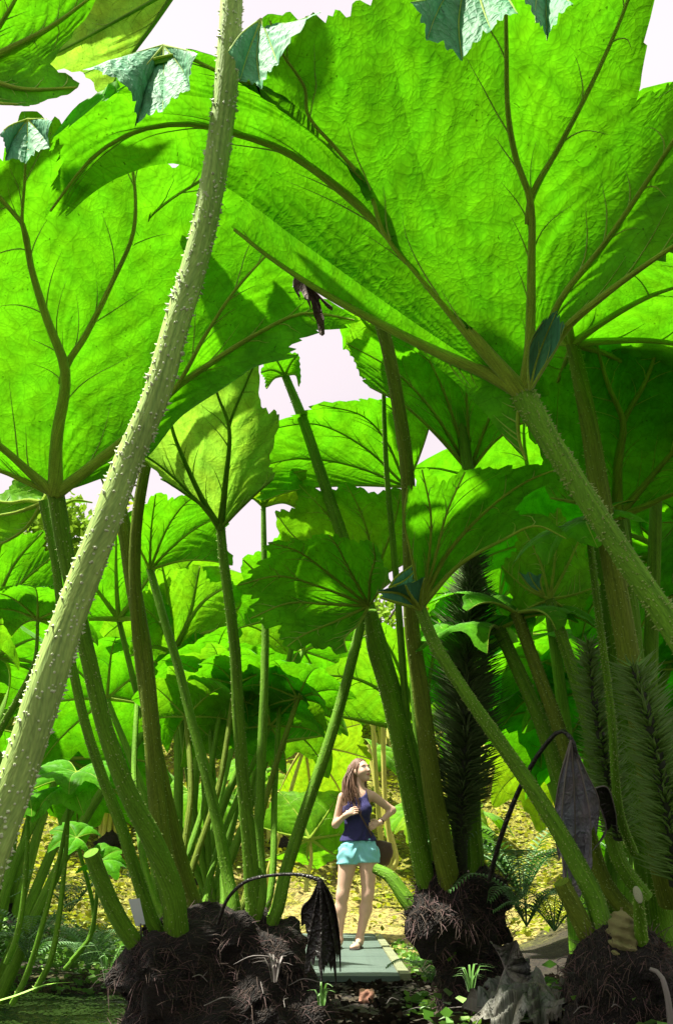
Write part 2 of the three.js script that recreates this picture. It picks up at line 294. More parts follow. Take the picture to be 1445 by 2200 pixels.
// free-standing leaf of radius R, cup-shaped with drooping lobes
function freeLeaf(plant, hub, normal, head, R, mat, o = {}) {
  const rd = rng((o.seed ?? 1) * 131 + 5), n = normal.clone().normalize(), f = head.clone().addScaledVector(n, -head.dot(n)).normalize(), s = f.clone().cross(n);
  const k = o.veins ?? 7, spread = (o.spread ?? 145) * Math.PI / 180, cup = o.cup ?? 0.28, dr = o.dr ?? 0.42, veins = [];
  for (let i = 0; i < k; i++) {
    const a = lerp(-spread, spread, i / (k - 1)) + (rd() - 0.5) * 0.12, L = R * (0.72 + 0.28 * Math.cos(a / 2)) * (0.88 + 0.24 * rd()), bend = (rd() - 0.5) * 0.25, dd = dr * (0.6 + 0.8 * rd()), pts = [];
    for (let j = 0; j <= 5; j++) { const u = j / 5, aa = a + bend * u; pts.push(hub.clone().addScaledVector(f, Math.cos(aa) * L * u).addScaledVector(s, Math.sin(aa) * L * u).addScaledVector(n, L * (cup * u - dd * u * u * u))); }
    veins.push({ pts });
  }
  return buildLeaf(plant, veins, { hub, hint: n, mat, NS: 14, NT: 12, notch: 0.26, teeth: 4, tooth: 0.07, K: 6, r0: R * 0.022, r1: R * 0.004, sideR: R * 0.006, bulge: 0.12, ...o });
}
function stalk(plant, pts, rad, mat, { prick = 0, plen = 0.008, prad = 0.0022, pmat = M.prickleGreen, seed = 1, n = 36, rs = 14, name = 'leaf_stalk', wob = 0.06, label } = {}) {
  const mb = new MB(), fr = addTube(mb, pts, rad, { n, rs, flute: 0.025, wob, seed }), m = part(name, mb.geo(), mat, plant, label ? { label } : null);
  if (prick) {
    const r = rng(seed * 17 + 3), pm = new MB();
    for (let i = 0; i < prick; i++) {
      const f = r() * (fr.length - 1.001), k = Math.floor(f), A = fr[k], B = fr[k + 1], w = f - k, a = r() * 6.2832;
      if (nz(f * 0.7, Math.cos(a) * 1.5 + seed, Math.sin(a) * 1.5) < -0.15 - 0.4 * r()) continue; // they grow in uneven drifts
      const rr = lerp(A.r, B.r, w), nn = A.x.clone().multiplyScalar(Math.cos(a)).addScaledVector(A.y, Math.sin(a)), sz = 0.4 + 1.0 * r() * r();
      const p = A.p.clone().lerp(B.p, w).addScaledVector(nn, rr * 0.97);
      addCone(pm, p, nn.addScaledVector(A.t, (r() - 0.35) * 0.9).normalize(), plen * sz, prad * (0.6 + 0.7 * sz), 5);
    }
    part('prickles', pm.geo(), pmat, m, { kind: 'stuff' });
  }
  return m;
}
// stalk surveyed in the photograph: [x, y, depth, width in picture]
function surveyStalk(plant, list, mat, o = {}) {
  const pts = list.map(q => P(q[0], q[1], q[2])), rad = list.map(q => (o.k ?? 0.82) * q[3] / 2 / FPX * q[2]);
  if (o.sink ?? 0.14) { const a = pts[pts.length - 1], b = pts[pts.length - 2]; pts.push(a.clone().addScaledVector(a.clone().sub(b).normalize().lerp(worldPos(plant).sub(a).setY(0).normalize().add(V(0, -1, 0)), 0.7).normalize(), o.sink ?? 0.14)); rad.push(rad[rad.length - 1] * 1.05); }
  const L = [0]; for (let i = 1; i < pts.length; i++) L.push(L[i - 1] + pts[i].distanceTo(pts[i - 1]));
  const T = L[L.length - 1];
  return stalk(plant, pts, u => { const x = u * T; let i = 1; while (i < L.length - 1 && L[i] < x) i++; return lerp(rad[i - 1], rad[i], Math.min(1, Math.max(0, (x - L[i - 1]) / (L[i] - L[i - 1])))); }, mat, o);
}
// depth spread evenly between two ends: [x, y, width]
const dz = (list, d0, d1) => list.map((q, i) => [q[0], q[1], lerp(d0, d1, i / (list.length - 1)), q[2]]);

// rhizome crown: lumps joined into one body, with a coat of dry fibres
function rhizome(plant, lumps, o = {}) {
  const lo = V(1e9, 1e9, 1e9), hi = V(-1e9, -1e9, -1e9), pad = 0.06;
  for (const l of lumps) { lo.min(l.p.clone().addScalar(-l.r * 1.25 - pad)); hi.max(l.p.clone().addScalar(l.r * 1.25 + pad)); }
  const f = (x, y, z) => { let d = 9; for (const l of lumps) d = smin(d, Math.hypot(x - l.p.x, (y - l.p.y) * (l.sy ?? 1), z - l.p.z) - l.r, 0.09); return d + 0.055 * fbm(x * 8, y * 8, z * 8) + 0.022 * Math.abs(nz(x * 30, y * 22, z * 30)); };
  const g = surfaceNets(f, lo, hi, o.cell ?? 0.016), m = part('rhizome', g, o.mat || M.rhizome, plant), pos = g.attributes.position, N = g.attributes.normal, off = worldPos(plant);
  const r = rng(o.seed ?? 5), kinds = o.fibreMats || [M.fibre, M.fibrePurple];
  kinds.forEach((mt, q) => {
    const mb = new MB();
    for (let i = 0; i < (o.fibres ?? 900) / kinds.length; i++) {
      const k = Math.floor(r() * pos.count), n = V(N.getX(k), N.getY(k), N.getZ(k)); if (n.y < -0.4 || n.z < -0.5) continue;
      const p = V(pos.getX(k), pos.getY(k), pos.getZ(k)).add(off).addScaledVector(n, -0.005), L = (o.len ?? 0.06) * (0.4 + 1.2 * r()), side = V(r() - 0.5, r() - 0.5, r() - 0.5);
      const d = n.clone().multiplyScalar(0.25 + 0.5 * r() * r()).addScaledVector(side.addScaledVector(n, -side.dot(n)), 1.5).add(V(0, o.lift ?? -0.1, 0)).normalize();
      const a = p.clone().addScaledVector(d, L * 0.5), b = p.clone().addScaledVector(d, L).add(V(0, -L * 0.45 * r(), 0));
      addBlade(mb, [p, a, b], [(o.fw ?? 0.003) * (0.3 + 1.4 * r() * r()), (o.fw ?? 0.003) * 0.8, 0.0003], n.clone().add(side), 3);
    }
    part(q ? 'dry_scales' : 'root_fibres', mb.geo(), mt, m, { kind: 'stuff' });
  });
  return m;
}
// flower spike: thick axis bristling with spine-like branchlets
function flowerSpike(plant, pts, len, count, axisR, m1, m2, seed, thick = 0.004, name = 'flower_spike') {
  const mb = new MB(), fr = addTube(mb, pts, axisR, { n: 30, rs: 8 }), ax = part(name, mb.geo(), m1, plant), r = rng(seed), sp = new MB();
  for (let i = 0; i < count; i++) {
    const u = 0.02 + 0.98 * r(), f = Math.min(fr.length - 2, Math.floor(u * (fr.length - 1))), A = fr[f], a = r() * 6.2832, n = A.x.clone().multiplyScalar(Math.cos(a)).addScaledVector(A.y, Math.sin(a));
    const L = arrLerp(len, u) * (0.7 + 0.5 * r()), p = A.p.clone().lerp(fr[f + 1].p, u * (fr.length - 1) - f).addScaledVector(n, A.r * 0.8);
    const d = n.clone().addScaledVector(A.t, 0.25 + 0.3 * r()).normalize();
    addCone(sp, p, d, L, arrLerp(thick, u) * (0.7 + 0.6 * r()), 4, V(0, L * 0.18, 0));
  }
  part('branchlets', sp.geo(), m2, ax, { kind: 'stuff' });
  return ax;
}

// ---------------------------------------------------------------- ground, stream, boardwalk
const WATER_Y = -0.12;
function groundY(x, z) {
  let h = -0.03 + 0.03 * fbm(x * 0.9, z * 0.9);
  h += 4.2 * sm(-11.2, -19.5, z + 0.5 * Math.sin(x * 0.8)) * (1 - 0.5 * sm(2.5, 5, x)) + 1.6 * sm(-22, -45, z) + 0.12 * fbm(x * 1.6, z * 1.6) * sm(-11, -13, z);                                   // land rises behind the clearing
  h += 0.35 * sm(1.6, 3.2, x) + 0.55 * sm(-2.2, -4.5, x) * sm(-6.2, -7.4, z);               // banks either side
  h += 0.34 * Math.exp(-(((x - 0.95) / 0.55) ** 2 + ((z + 2.75) / 0.75) ** 2));             // bank under the right-hand clump
  h += 0.10 * Math.exp(-(((x - 0.4) / 0.5) ** 2 + ((z + 3.6) / 0.6) ** 2));
  h -= 0.36 * sm(-0.75, -1.1, x) * sm(-6.7, -6.1, z) * sm(-2.0, -3.6, z);                   // stream bed
  h += 0.02 * sm(-1, 1, z);
  return h + 0.012 * fbm(x * 5, z * 5);
}
const soil = new THREE.MeshPhysicalMaterial({ color: rgb(1, 1, 1), vertexColors: true, map: rep(soilMap, 1.4), bumpMap: rep(soilBump, 1.4), bumpScale: 0.03, roughness: 0.95 });
{
  const mb = new MB(); mb.c = []; const xs = [], zs = [];
  for (let i = -70; i <= 70; i++) xs.push(Math.sign(i) * (Math.abs(i) * 0.06 + Math.pow(Math.abs(i) / 70, 4) * 120));
  for (let j = 0; j <= 170; j++) zs.push(j < 20 ? 60 * Math.pow((20 - j) / 20, 3) : -(j - 20) * 0.1 - Math.pow(Math.max(0, j - 110) / 60, 3) * 140);
  for (const z of zs) for (const x of xs) {
    mb.v(V(x, groundY(x, z), z), x, z);
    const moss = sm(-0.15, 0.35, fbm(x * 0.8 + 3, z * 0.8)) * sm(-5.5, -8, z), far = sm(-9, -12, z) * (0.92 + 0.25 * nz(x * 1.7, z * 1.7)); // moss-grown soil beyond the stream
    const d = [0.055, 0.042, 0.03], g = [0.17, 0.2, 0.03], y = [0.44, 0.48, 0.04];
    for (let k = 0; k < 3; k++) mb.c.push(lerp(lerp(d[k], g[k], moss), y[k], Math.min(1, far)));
  }
  const w = xs.length; for (let j = 0; j < zs.length - 1; j++) for (let i = 0; i < w - 1; i++) { const q = j * w + i; mb.q(q, q + 1, q + w + 1, q + w); }
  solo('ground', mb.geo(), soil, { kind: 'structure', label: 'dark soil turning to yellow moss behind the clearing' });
}
{ // stream in the lower left
  const g = new THREE.PlaneGeometry(9, 7, 1, 1).rotateX(-Math.PI / 2).translate(-5.2, WATER_Y, -3.6);
  const wt = tex(256, (u, v) => 0.5 + 0.3 * tnoise(u, v, 3, 1) + 0.2 * tnoise(u, v, 7, 4), false);
  solo('stream', g, new THREE.MeshPhysicalMaterial({ color: rgb(0.012, 0.03, 0.016), roughness: 0.08, bumpMap: rep(wt, 6, 9), bumpScale: 0.02, specularIntensity: 1 }), { kind: 'structure', label: 'still dark stream in the lower left corner' });
  // duckweed film: tiny floating leaves
  const lf = new THREE.CircleGeometry(0.009, 6).rotateX(-Math.PI / 2), r = rng(44), n = 5200, im = new THREE.InstancedMesh(lf, new THREE.MeshPhysicalMaterial({ color: rgb(0.14, 0.26, 0.04), roughness: 0.6, side: THREE.DoubleSide }), n), m = new THREE.Matrix4();
  let k = 0; while (k < n) { const x = -1.0 - 1.6 * r(), z = -4.6 - 1.9 * r(); if (fbm(x * 2.2, z * 3.4) < -0.1 + 0.3 * r()) continue; const s = 0.4 + 0.9 * r(); m.compose(V(x, WATER_Y + 0.004 + 0.002 * r(), z), new THREE.Quaternion().setFromEuler(new THREE.Euler(0.1 * r(), 6 * r(), 0.1 * r())), V(s, s, s)); im.setMatrixAt(k++, m); }
  im.name = 'duckweed'; im.userData = { kind: 'stuff', label: 'film of tiny duckweed leaves on the dark stream', category: 'duckweed' }; im.castShadow = im.receiveShadow = true; scene.add(im);
}
const DECK_X0 = -0.46, DECK_X1 = 0.49, DECK_Z0 = -6.34, DECK_Z1 = -10.6;
{ // boardwalk: cross boards with pale edge boards
  const t = thing('boardwalk', 'grey green boardwalk with pale edge board under the standing person', 'boardwalk', V(0, 0, -8));
  const grain = tex(256, (u, v) => { const l = 0.78 + 0.2 * nz(u * 3, Math.cos(v * TW) * 5, Math.sin(v * TW) * 5) + 0.2 * tnoise(u, v, 9, 3); return l; }, true);
  const mats = [0, 1, 2].map(i => new THREE.MeshPhysicalMaterial({ color: rgb(0.125 + 0.008 * i, 0.20 + 0.008 * i, 0.16 + 0.006 * i), map: rep(grain, 1.2, 6), bumpMap: rep(fineBump, 7), bumpScale: 0.003, roughness: 0.75 }));
  const edge = new THREE.MeshPhysicalMaterial({ color: rgb(0.34, 0.38, 0.2), map: rep(grain, 6, 1), bumpMap: rep(fineBump, 7), bumpScale: 0.003, roughness: 0.8 });
  const under = new THREE.MeshPhysicalMaterial({ color: rgb(0.06, 0.05, 0.035), roughness: 0.9 });
  const bw = 0.297, r = rng(9); let z = DECK_Z0, i = 0;
  while (z > DECK_Z1) { const g = new THREE.BoxGeometry(DECK_X1 - DECK_X0 - 0.15, 0.035, bw - 0.003); g.translate((DECK_X0 + DECK_X1) / 2, -0.0175 + 0.0015 * r(), z - bw / 2); part('deck_board', g, mats[Math.floor(r() * 3)], t); z -= bw; i++; }
  for (const x of [DECK_X0 + 0.037, DECK_X1 - 0.037]) part('edge_board', new THREE.BoxGeometry(0.072, 0.05, DECK_Z0 - DECK_Z1 - 0.02).translate(x, -0.012, (DECK_Z0 + DECK_Z1) / 2), edge, t);
  for (const x of [DECK_X0 + 0.15, DECK_X1 - 0.15]) part('joist', new THREE.BoxGeometry(0.06, 0.12, DECK_Z0 - DECK_Z1 - 0.1).translate(x, -0.0975, (DECK_Z0 + DECK_Z1) / 2), under, t);
}
{ // trodden clearing around and beyond the boardwalk
  const mb = new MB(), nx = 40, nj = 60;
  for (let j = 0; j <= nj; j++) for (let i = 0; i <= nx; i++) {
    const z = lerp(-7.6, -13.2, j / nj), c = lerp(0.15, 0.6, j / nj), hw = lerp(0.75, 2.9, sm(-7.6, -12, z)) * (1 + 0.12 * nz(z * 1.3, 4)), x = c + (i / nx * 2 - 1) * hw;
    const e = Math.min(1, 8 * (1 - Math.abs(i / nx * 2 - 1)), 10 * j / nj, 8 * (1 - j / nj));
    let y = groundY(x, z) + lerp(-0.02, 0.014, e) + 0.008 * fbm(x * 7, z * 7); if (x > DECK_X0 - 0.05 && x < DECK_X1 + 0.05 && z > DECK_Z1 - 0.02) y = Math.min(y, -0.06); mb.v(V(x, y, z), x, z);
  }
  for (let j = 0; j < nj; j++) for (let i = 0; i < nx; i++) { const q = j * (nx + 1) + i; mb.q(q, q + 1, q + nx + 2, q + nx + 1); }
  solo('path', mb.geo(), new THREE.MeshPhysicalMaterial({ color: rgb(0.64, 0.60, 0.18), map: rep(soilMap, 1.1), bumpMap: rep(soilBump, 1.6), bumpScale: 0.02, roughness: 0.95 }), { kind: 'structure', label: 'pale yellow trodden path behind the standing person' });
}

// ---------------------------------------------------------------- surveyed plants
// 1. the pale prickly stalk that crosses the whole left side
{
  const t = thing('gunnera_plant', 'giant pale green prickly leaf stalk leaning across the left side, nearest the viewer', 'plant', P(-60, 1950, 1.55));
  surveyStalk(t, dz([[-60, 1950, 84], [5, 1762, 80], [58, 1605, 76], [108, 1450, 72], [160, 1300, 66], [236, 1100, 60], [272, 1000, 58], [336, 850, 56], [378, 700, 54], [410, 600, 53], [447, 450, 52], [472, 300, 51], [489, 150, 49], [498, 0, 46], [508, -200, 42]], 1.6, 2.1).concat([[530, -600, 1.75, 40], [600, -1300, 1.2, 38]]), M.stalkPale, { prick: 2600, plen: 0.009, prad: 0.0031, pmat: M.prickle, n: 70, rs: 20, seed: 3, wob: 0.05, k: 1.04 });
  freeLeaf(t, P(600, -1300, 1.2), V(0.3, 1, 0.4), V(0.5, 0, 0.9), 0.7, M.leaf, { seed: 4 });
}
// 2. the great bright leaf filling the upper right
{
  const t = thing('gunnera_plant', 'huge bright backlit leaf filling the upper right on a thick slanting stalk', 'plant', P(1700, 1750, 1.42));
  surveyStalk(t, dz([[1118, 838, 66], [1165, 922, 58], [1240, 1040, 56], [1330, 1180, 60], [1445, 1350, 66], [1560, 1520, 88], [1700, 1750, 95]], 2.12, 1.45), M.stalk, { prick: 1500, plen: 0.010, prad: 0.0017, n: 46, rs: 18, seed: 7 });
  const hub = [1122, 845], fork1 = [[1060, 775], [950, 645], [828, 498]], up = [[1137, 740], [1140, 600], [1138, 432]];
  const X = { drawn: false };
  surveyLeaf(t, hub, 2.1, [
    { p: [[1112, 900], [1116, 950], [1130, 990]], d: 2.05, r0: 0.008 },
    { p: [[1040, 800], [950, 762], [850, 713], [700, 632], [590, 560], [497, 488]], d: 2.4, r0: 0.019, r1: 0.005 },
    { ...X, p: [[900, 700], [640, 515], [490, 405], [380, 352], [280, 370], [200, 415], [150, 460]], d: 2.3 },
    { p: [...fork1, [720, 400], [610, 325], [500, 287], [400, 268], [290, 285], [200, 340], [135, 420], [98, 470]], d: 2.2, r0: 0.021 },
    { ...X, p: [...fork1, [735, 372], [640, 280], [520, 228], [400, 205], [280, 200], [180, 215], [108, 300]], d: 2.12 },
    { p: [...fork1, [797, 410], [722, 320], [660, 245], [575, 195], [480, 160], [380, 120], [270, 150]], d: 2.05, from: 0.32, r0: 0.017 },
    { p: [...fork1, [797, 410], [722, 320], [662, 247], [655, 190], [605, 112], [575, 30]], d: 1.98, from: 0.62, r0: 0.010 },
    { ...X, p: [[1000, 600], [900, 350], [850, 150], [820, -10]], d: 1.9 },
    { p: [...up, [1110, 350], [1091, 250], [1087, 100], [1085, -110]], d: 1.75, r0: 0.0155 },
    { p: [...up, [1195, 325], [1258, 205], [1312, 90], [1348, 0], [1420, -200]], d: 1.7, from: 0.38, r0: 0.012 },
    { p: [[1152, 770], [1200, 650], [1300, 520], [1382, 400], [1448, 300], [1660, -20]], d: 1.62, r0: 0.011 },
    { p: [[1172, 768], [1215, 705], [1300, 632], [1380, 574], [1448, 528], [1560, 460]], d: 1.72, r0: 0.016 },
  ], {
    mat: M.leaf, NS: 44, NT: 26, dt: 2, r0: 0.021, bulge: 0.09, crinkle: 0.0045, K: 9, tooth: 0.03, notch: 0.06, teeth: 5, sideR: 0.0032, seed: 21,
    sectors: [{ a: 0, b: 1, sb: 0.36, notch: 0.2, teeth: 3, quilt: 0 }, { a: 1, b: 2, sb: 0.62, notch: 0.02 }, { a: 2, b: 3, notch: 0.02 }, { a: 3, b: 4, from: 0.34, notch: 0.05, teeth: 4 }, { a: 4, b: 5, from: 0.34, notch: 0.06, teeth: 4 }, { a: 5, b: 6, from: 0.55, notch: 0.16 }, { a: 6, b: 7, notch: 0.03 }, { a: 7, b: 8, notch: 0.03 }, { a: 8, b: 9, from: 0.33, notch: 0.12 }, { a: 9, b: 10, notch: 0.29, teeth: 5 }, { a: 10, b: 11, notch: 0.2 }]
  });
  // drooping lobes showing the upper side, with sky blue mixed into its green
  const lobe = (h, d, vs, seed, dt = d, name = 'drooping_lobe') => surveyLeaf(t, h, d, vs.map(p => ({ p })), { mat: M.leafTopSkyTint, dt, NS: 18, NT: 14, hint: V(0, 0.75, 0.65), r0: 0.004, r1: 0.001, notch: 0.06, tooth: 0.09, teeth: 3, K: 5, sideR: 0.0015, seed, name, bulge: 0.06, crinkle: 0.010, veinMat: M.veinLight });
  lobe([352, 96], 2.1, [[[270, 120], [178, 158]], [[305, 150], [275, 190]], [[318, 185], [290, 272]], [[352, 170], [350, 238]], [[392, 150], [408, 196]], [[410, 110], [425, 120]]], 31, 1.92);
  lobe([560, 40], 2.02, [[[520, 70], [490, 110]], [[530, 120], [515, 172]], [[552, 120], [562, 194]], [[580, 90], [598, 140]], [[610, 50], [690, 25]]], 32, 1.86);
  lobe([1010, -90], 1.78, [[[930, -10], [880, 5]], [[940, 20], [915, 88]], [[985, 40], [992, 130]], [[1035, 10], [1055, 66]], [[1080, -20], [1112, 30]]], 33, 1.6);
  lobe([1180, -90], 1.76, [[[1140, -30], [1112, -5]], [[1150, 0], [1150, 50]], [[1172, 0], [1174, 88]], [[1205, -20], [1230, 12]]], 34, 1.58);
  lobe([1138, 836], 2.06, [[[1133, 790], [1140, 730], [1165, 690]], [[1150, 780], [1172, 720], [1195, 668]], [[1165, 790], [1195, 745], [1212, 700]]], 35, 1.98, 'folded_sinus_edge');
  surveyLeaf(t, [640, 580], 2.36, [{ p: [[630, 610], [645, 645]] }, { p: [[660, 630], [668, 660]] }, { p: [[680, 650], [692, 722]] }, { p: [[690, 640], [714, 660]] }], { mat: M.deadBrown, dt: 2.28, NS: 10, NT: 10, tooth: 0.2, notch: 0.4, ragged: 0.4, side: false, r0: 0.003, r1: 0.001, veinMat: M.fibre, seed: 36, name: 'withered_scrap', crinkle: 0.02 });
}
// 3. clump on the left: broad leaf, pale leaf and a fan of stalks on one rhizome mound
const clumpA = thing('gunnera_plant', 'gunnera clump left of centre, fan of stalks rising from one dark fibrous mound', 'plant', V(-0.45, 0.1, -3.45));
{
  const t = clumpA, hub = [120, 1062];
  surveyStalk(t, dz([[120, 1058, 54], [140, 1180, 50], [165, 1300, 48], [192, 1420, 50], [225, 1560, 52], [275, 1700, 58], [335, 1820, 68], [372, 1925, 76], [380, 2000, 78]], 2.75, 2.86), M.stalk, { prick: 700, seed: 11, n: 50, rs: 18, k: 0.68 });
  const up = [[122, 950], [140, 797]], upL = [[102, 690], [66, 570], [49, 482]], upR = [[185, 720], [240, 610], [285, 506]], rt = [[200, 1000], [290, 925], [375, 836]];
  surveyLeaf(t, hub, 2.75, [
    { p: [[60, 1036], [0, 1012], [-90, 1000]], d: 2.6, r0: 0.014 },
    { p: [[70, 1020], [10, 966], [-60, 915], [-170, 860]], d: 2.45, r0: 0.02 },
    { p: [...up, ...upL, [12, 440], [-40, 370], [-90, 260]], d: 2.3, r0: 0.026 },
    { p: [...up, ...upL, [53, 400], [56, 320], [52, 240]], d: 2.3, from: 0.6, r0: 0.011 },
    { p: [...up, ...upR, [291, 430], [282, 340], [270, 250]], d: 2.35, from: 0.3, r0: 0.018 },
    { p: [...up, ...upR, [350, 442], [430, 388], [520, 330]], d: 2.45, from: 0.66, r0: 0.010 },
    { p: [...rt, [440, 722], [500, 630], [552, 570], [620, 500]], d: 2.55, from: 0.4, r0: 0.014 },
    { p: [...rt, [450, 782], [560, 713], [650, 674], [772, 690]], d: 2.6, r0: 0.022 },
    { drawn: false, p: [[200, 1035], [312, 986], [382, 902], [480, 834], [545, 790], [625, 770]], d: 2.55 },
  ], {
    mat: M.leaf, NS: 40, NT: 24, r0: 0.02, bulge: 0.1, crinkle: 0.006, K: 9, tooth: 0.03, notch: 0.05, sideR: 0.0036, seed: 41,
    sectors: [{ a: 0, b: 1, notch: 0.2 }, { a: 1, b: 2, notch: 0.04 }, { a: 2, b: 3, from: 0.55, notch: 0.1 }, { a: 3, b: 4, notch: 0.04 }, { a: 4, b: 5, from: 0.62, notch: 0.1 }, { a: 5, b: 6, notch: 0.03 }, { a: 6, b: 7, from: 0.38, notch: 0.1 }, { a: 7, b: 8, notch: 0.1, teeth: 6 }]
  });
  surveyLeaf(t, [60, 255], 2.25, [{ p: [[20, 270], [0, 290]] }, { p: [[30, 300], [12, 345]] }, { p: [[60, 310], [55, 352]] }, { p: [[90, 290], [108, 318]] }, { p: [[95, 255], [112, 262]] }], { mat: M.leafTopSkyTint, dt: 2.15, hint: V(0, 0.8, 0.6), NS: 14, NT: 10, r0: 0.004, r1: 0.001, tooth: 0.1, notch: 0.08, K: 4, seed: 42, name: 'drooping_lobe' });
  // leaf against the sky, glare put into its pale colour
  surveyStalk(t, dz([[474, 1132, 24], [480, 1200, 25], [492, 1290, 27], [505, 1400, 29], [511, 1520, 31], [521, 1660, 34], [534, 1800, 38], [541, 1900, 42], [543, 1970, 44]], 3.1, 3.0), M.stalk, { prick: 700, plen: 0.007, prad: 0.0015, seed: 12 });
  const pu = [[484, 1040], [492, 920]];
  surveyLeaf(t, [473, 1136], 3.1, [
    { p: [[440, 1092], [400, 1062], [350, 1030]], r0: 0.009 },
    { p: [[425, 1078], [355, 1010], [285, 960]], r0: 0.007 },
    { p: [[440, 1082], [405, 1010], [374, 935], [358, 870], [330, 780]], r0: 0.014 },
    { p: [...pu, [468, 850], [448, 780]], r0: 0.015 }, { p: [...pu, [525, 832], [552, 770]], from: 0.58, r0: 0.010 },
    { drawn: false, p: [[510, 1060], [560, 960], [600, 890]] },
    { p: [[520, 1088], [588, 1028]], r0: 0.009 },
  ], { mat: M.leafGlareTint, veinMat: M.stalk, dt: 2.85, NS: 22, NT: 16, notch: 0.12, seed: 43, K: 6, sideR: 0.004, sectors: [{ a: 0, b: 1, notch: 0.2 }, { a: 1, b: 2, notch: 0.2 }, { a: 2, b: 3 }, { a: 3, b: 4, from: 0.54 }, { a: 4, b: 5, notch: 0.15 }, { a: 5, b: 6, notch: 0.2 }], label: 'leaf against the sky with the glare put into its pale colour' });
  // the other stalks of the fan
  surveyStalk(t, dz([[440, 575, 26], [350, 850, 28], [292, 1150, 30], [315, 1500, 36], [420, 1950, 46]], 3.03, 3.15), M.stalkOlive, { seed: 19, prick: 200 });  // added stalk carrying the hidden leaf below
  freeLeaf(t, P(440, 575, 3.03), V(0.1, 1, 0.1), V(1, 0, 0.1), 0.42, M.leaf, { seed: 49, cup: 0.15, dr: 0.3 });  // hidden leaf, added with its stalk to shade the ragged leaf
  const st = (l, d0, d1, m, o) => surveyStalk(t, dz(l, d0, d1), m, { prick: 420, plen: 0.006, prad: 0.0014, ...o });
  st([[225, 1010, 36], [262, 1110, 38], [285, 1250, 40], [310, 1400, 42], [325, 1550, 44], [336, 1700, 47], [350, 1820, 50], [372, 1950, 52]], 3.2, 3.02, M.stalkOlive, { seed: 13, prick: 800 });
  st([[92, 1075, 26], [118, 1200, 27], [135, 1330, 28], [155, 1430, 29], [182, 1550, 30], [215, 1655, 32], [260, 1775, 36], [300, 1900, 40], [325, 1975, 44]], 3.0, 2.88, M.stalk, { seed: 14, prick: 900, k: 0.68 });
  st([[322, 1222, 20], [350, 1322, 22], [385, 1440, 23], [412, 1550, 25], [442, 1660, 27], [470, 1780, 30], [490, 1890, 33], [503, 1965, 36]], 3.5, 3.06, M.stalk, { seed: 15 });
  st([[566, 1085, 13], [568, 1240, 17], [570, 1370, 20], [567, 1500, 23], [561, 1650, 25], [556, 1800, 27], [560, 1940, 30]], 3.6, 3.0, M.stalk, { seed: 16, prick: 200 });
  st([[800, 1245, 24], [768, 1370, 26], [740, 1480, 28], [705, 1600, 29], [655, 1745, 31], [612, 1880, 33], [592, 1965, 36]], 3.5, 3.02, M.stalk, { seed: 17, prick: 700 });
  st([[196, 1832, 40], [230, 1920, 42], [262, 1985, 44], [300, 2040, 46]], 2.75, 2.84, M.stalk, { seed: 18, name: 'cut_stalk', prick: 260 });
  const far = [[505, 1470, 470, 1690, 400, 1935], [478, 1500, 440, 1720, 385, 1930], [448, 1490, 460, 1700, 480, 1950], [400, 1540, 410, 1700, 390, 1920], [580, 1560, 480, 1790, 440, 1950], [295, 1500, 290, 1700, 330, 1930], [640, 1500, 570, 1720, 520, 1950], [600, 1520, 590, 1700, 575, 1940]];
  far.forEach((q, i) => st([[q[0], q[1], 13], [q[2], q[3], 16], [q[4], q[5], 20]], 3.7 + 0.1 * (i % 3), 3.2, i % 3 ? M.stalk : M.stalkOlive, { seed: 60 + i, n: 18, rs: 9, prick: 80 }));
  far.forEach((q, i) => { if (i !== 5) freeLeaf(t, P(q[0], q[1], 3.7 + 0.1 * (i % 3)), V(0.5 * Math.sin(i * 2.1), 1, -0.9 + 0.3 * Math.cos(i)), V(Math.cos(i * 2.4), 0.5, 0.3), 0.26 + 0.05 * (i % 3), i % 2 ? M.leafFresh : M.leaf, { seed: 70 + i, far: true, NS: 12, NT: 10 }); });
  // leaves carried by those stalks
  surveyLeaf(t, [322, 1224], 3.5, [{ p: [[292, 1160], [272, 1105]] }, { p: [[325, 1140], [335, 1060]] }, { p: [[362, 1130], [400, 1080], [430, 1062]] }, { p: [[378, 1168], [430, 1130], [492, 1104]] }, { p: [[390, 1205], [450, 1205], [500, 1215]] }], { mat: M.leaf, dt: 3.25, NS: 20, NT: 16, tooth: 0.07, notch: 0.14, seed: 44, r0: 0.007, r1: 0.002, K: 6 });
  surveyLeaf(t, [92, 1080], 3.02, [{ p: [[60, 1130], [20, 1160], [-30, 1180]] }, { p: [[40, 1100], [-10, 1110], [-60, 1130]] }, { p: [[60, 1075], [20, 1080], [-40, 1070]] }, { p: [[100, 1060], [70, 1040], [30, 1030]] }, { p: [[130, 1085], [160, 1075], [200, 1080]] }], { mat: M.leafFresh, dt: 3.15, NS: 18, NT: 14, tooth: 0.07, notch: 0.12, seed: 45, r0: 0.01, K: 5 });
  surveyLeaf(t, [225, 1008], 3.2, [{ p: [[270, 1050], [300, 1090]] }, { p: [[200, 990], [160, 970], [100, 980]] }, { p: [[210, 960], [180, 900], [140, 860]] }, { p: [[240, 940], [270, 880], [300, 830]] }], { mat: M.leaf, dt: 3.3, seed: 46, r0: 0.012 });
  surveyLeaf(t, [800, 1243], 3.5, [{ p: [[720, 1260], [640, 1262], [590, 1240]] }, { p: [[720, 1200], [640, 1160], [590, 1100]] }, { p: [[740, 1150], [680, 1080], [640, 1040]] }, { p: [[790, 1150], [770, 1090], [740, 1035]] }, { p: [[830, 1170], [850, 1110], [860, 1050]] }, { p: [[850, 1220], [880, 1200], [900, 1150]] }], { mat: M.leafFresh, dt: 3.4, NS: 20, NT: 16, tooth: 0.06, notch: 0.12, seed: 47, r0: 0.008, r1: 0.002, K: 7 });
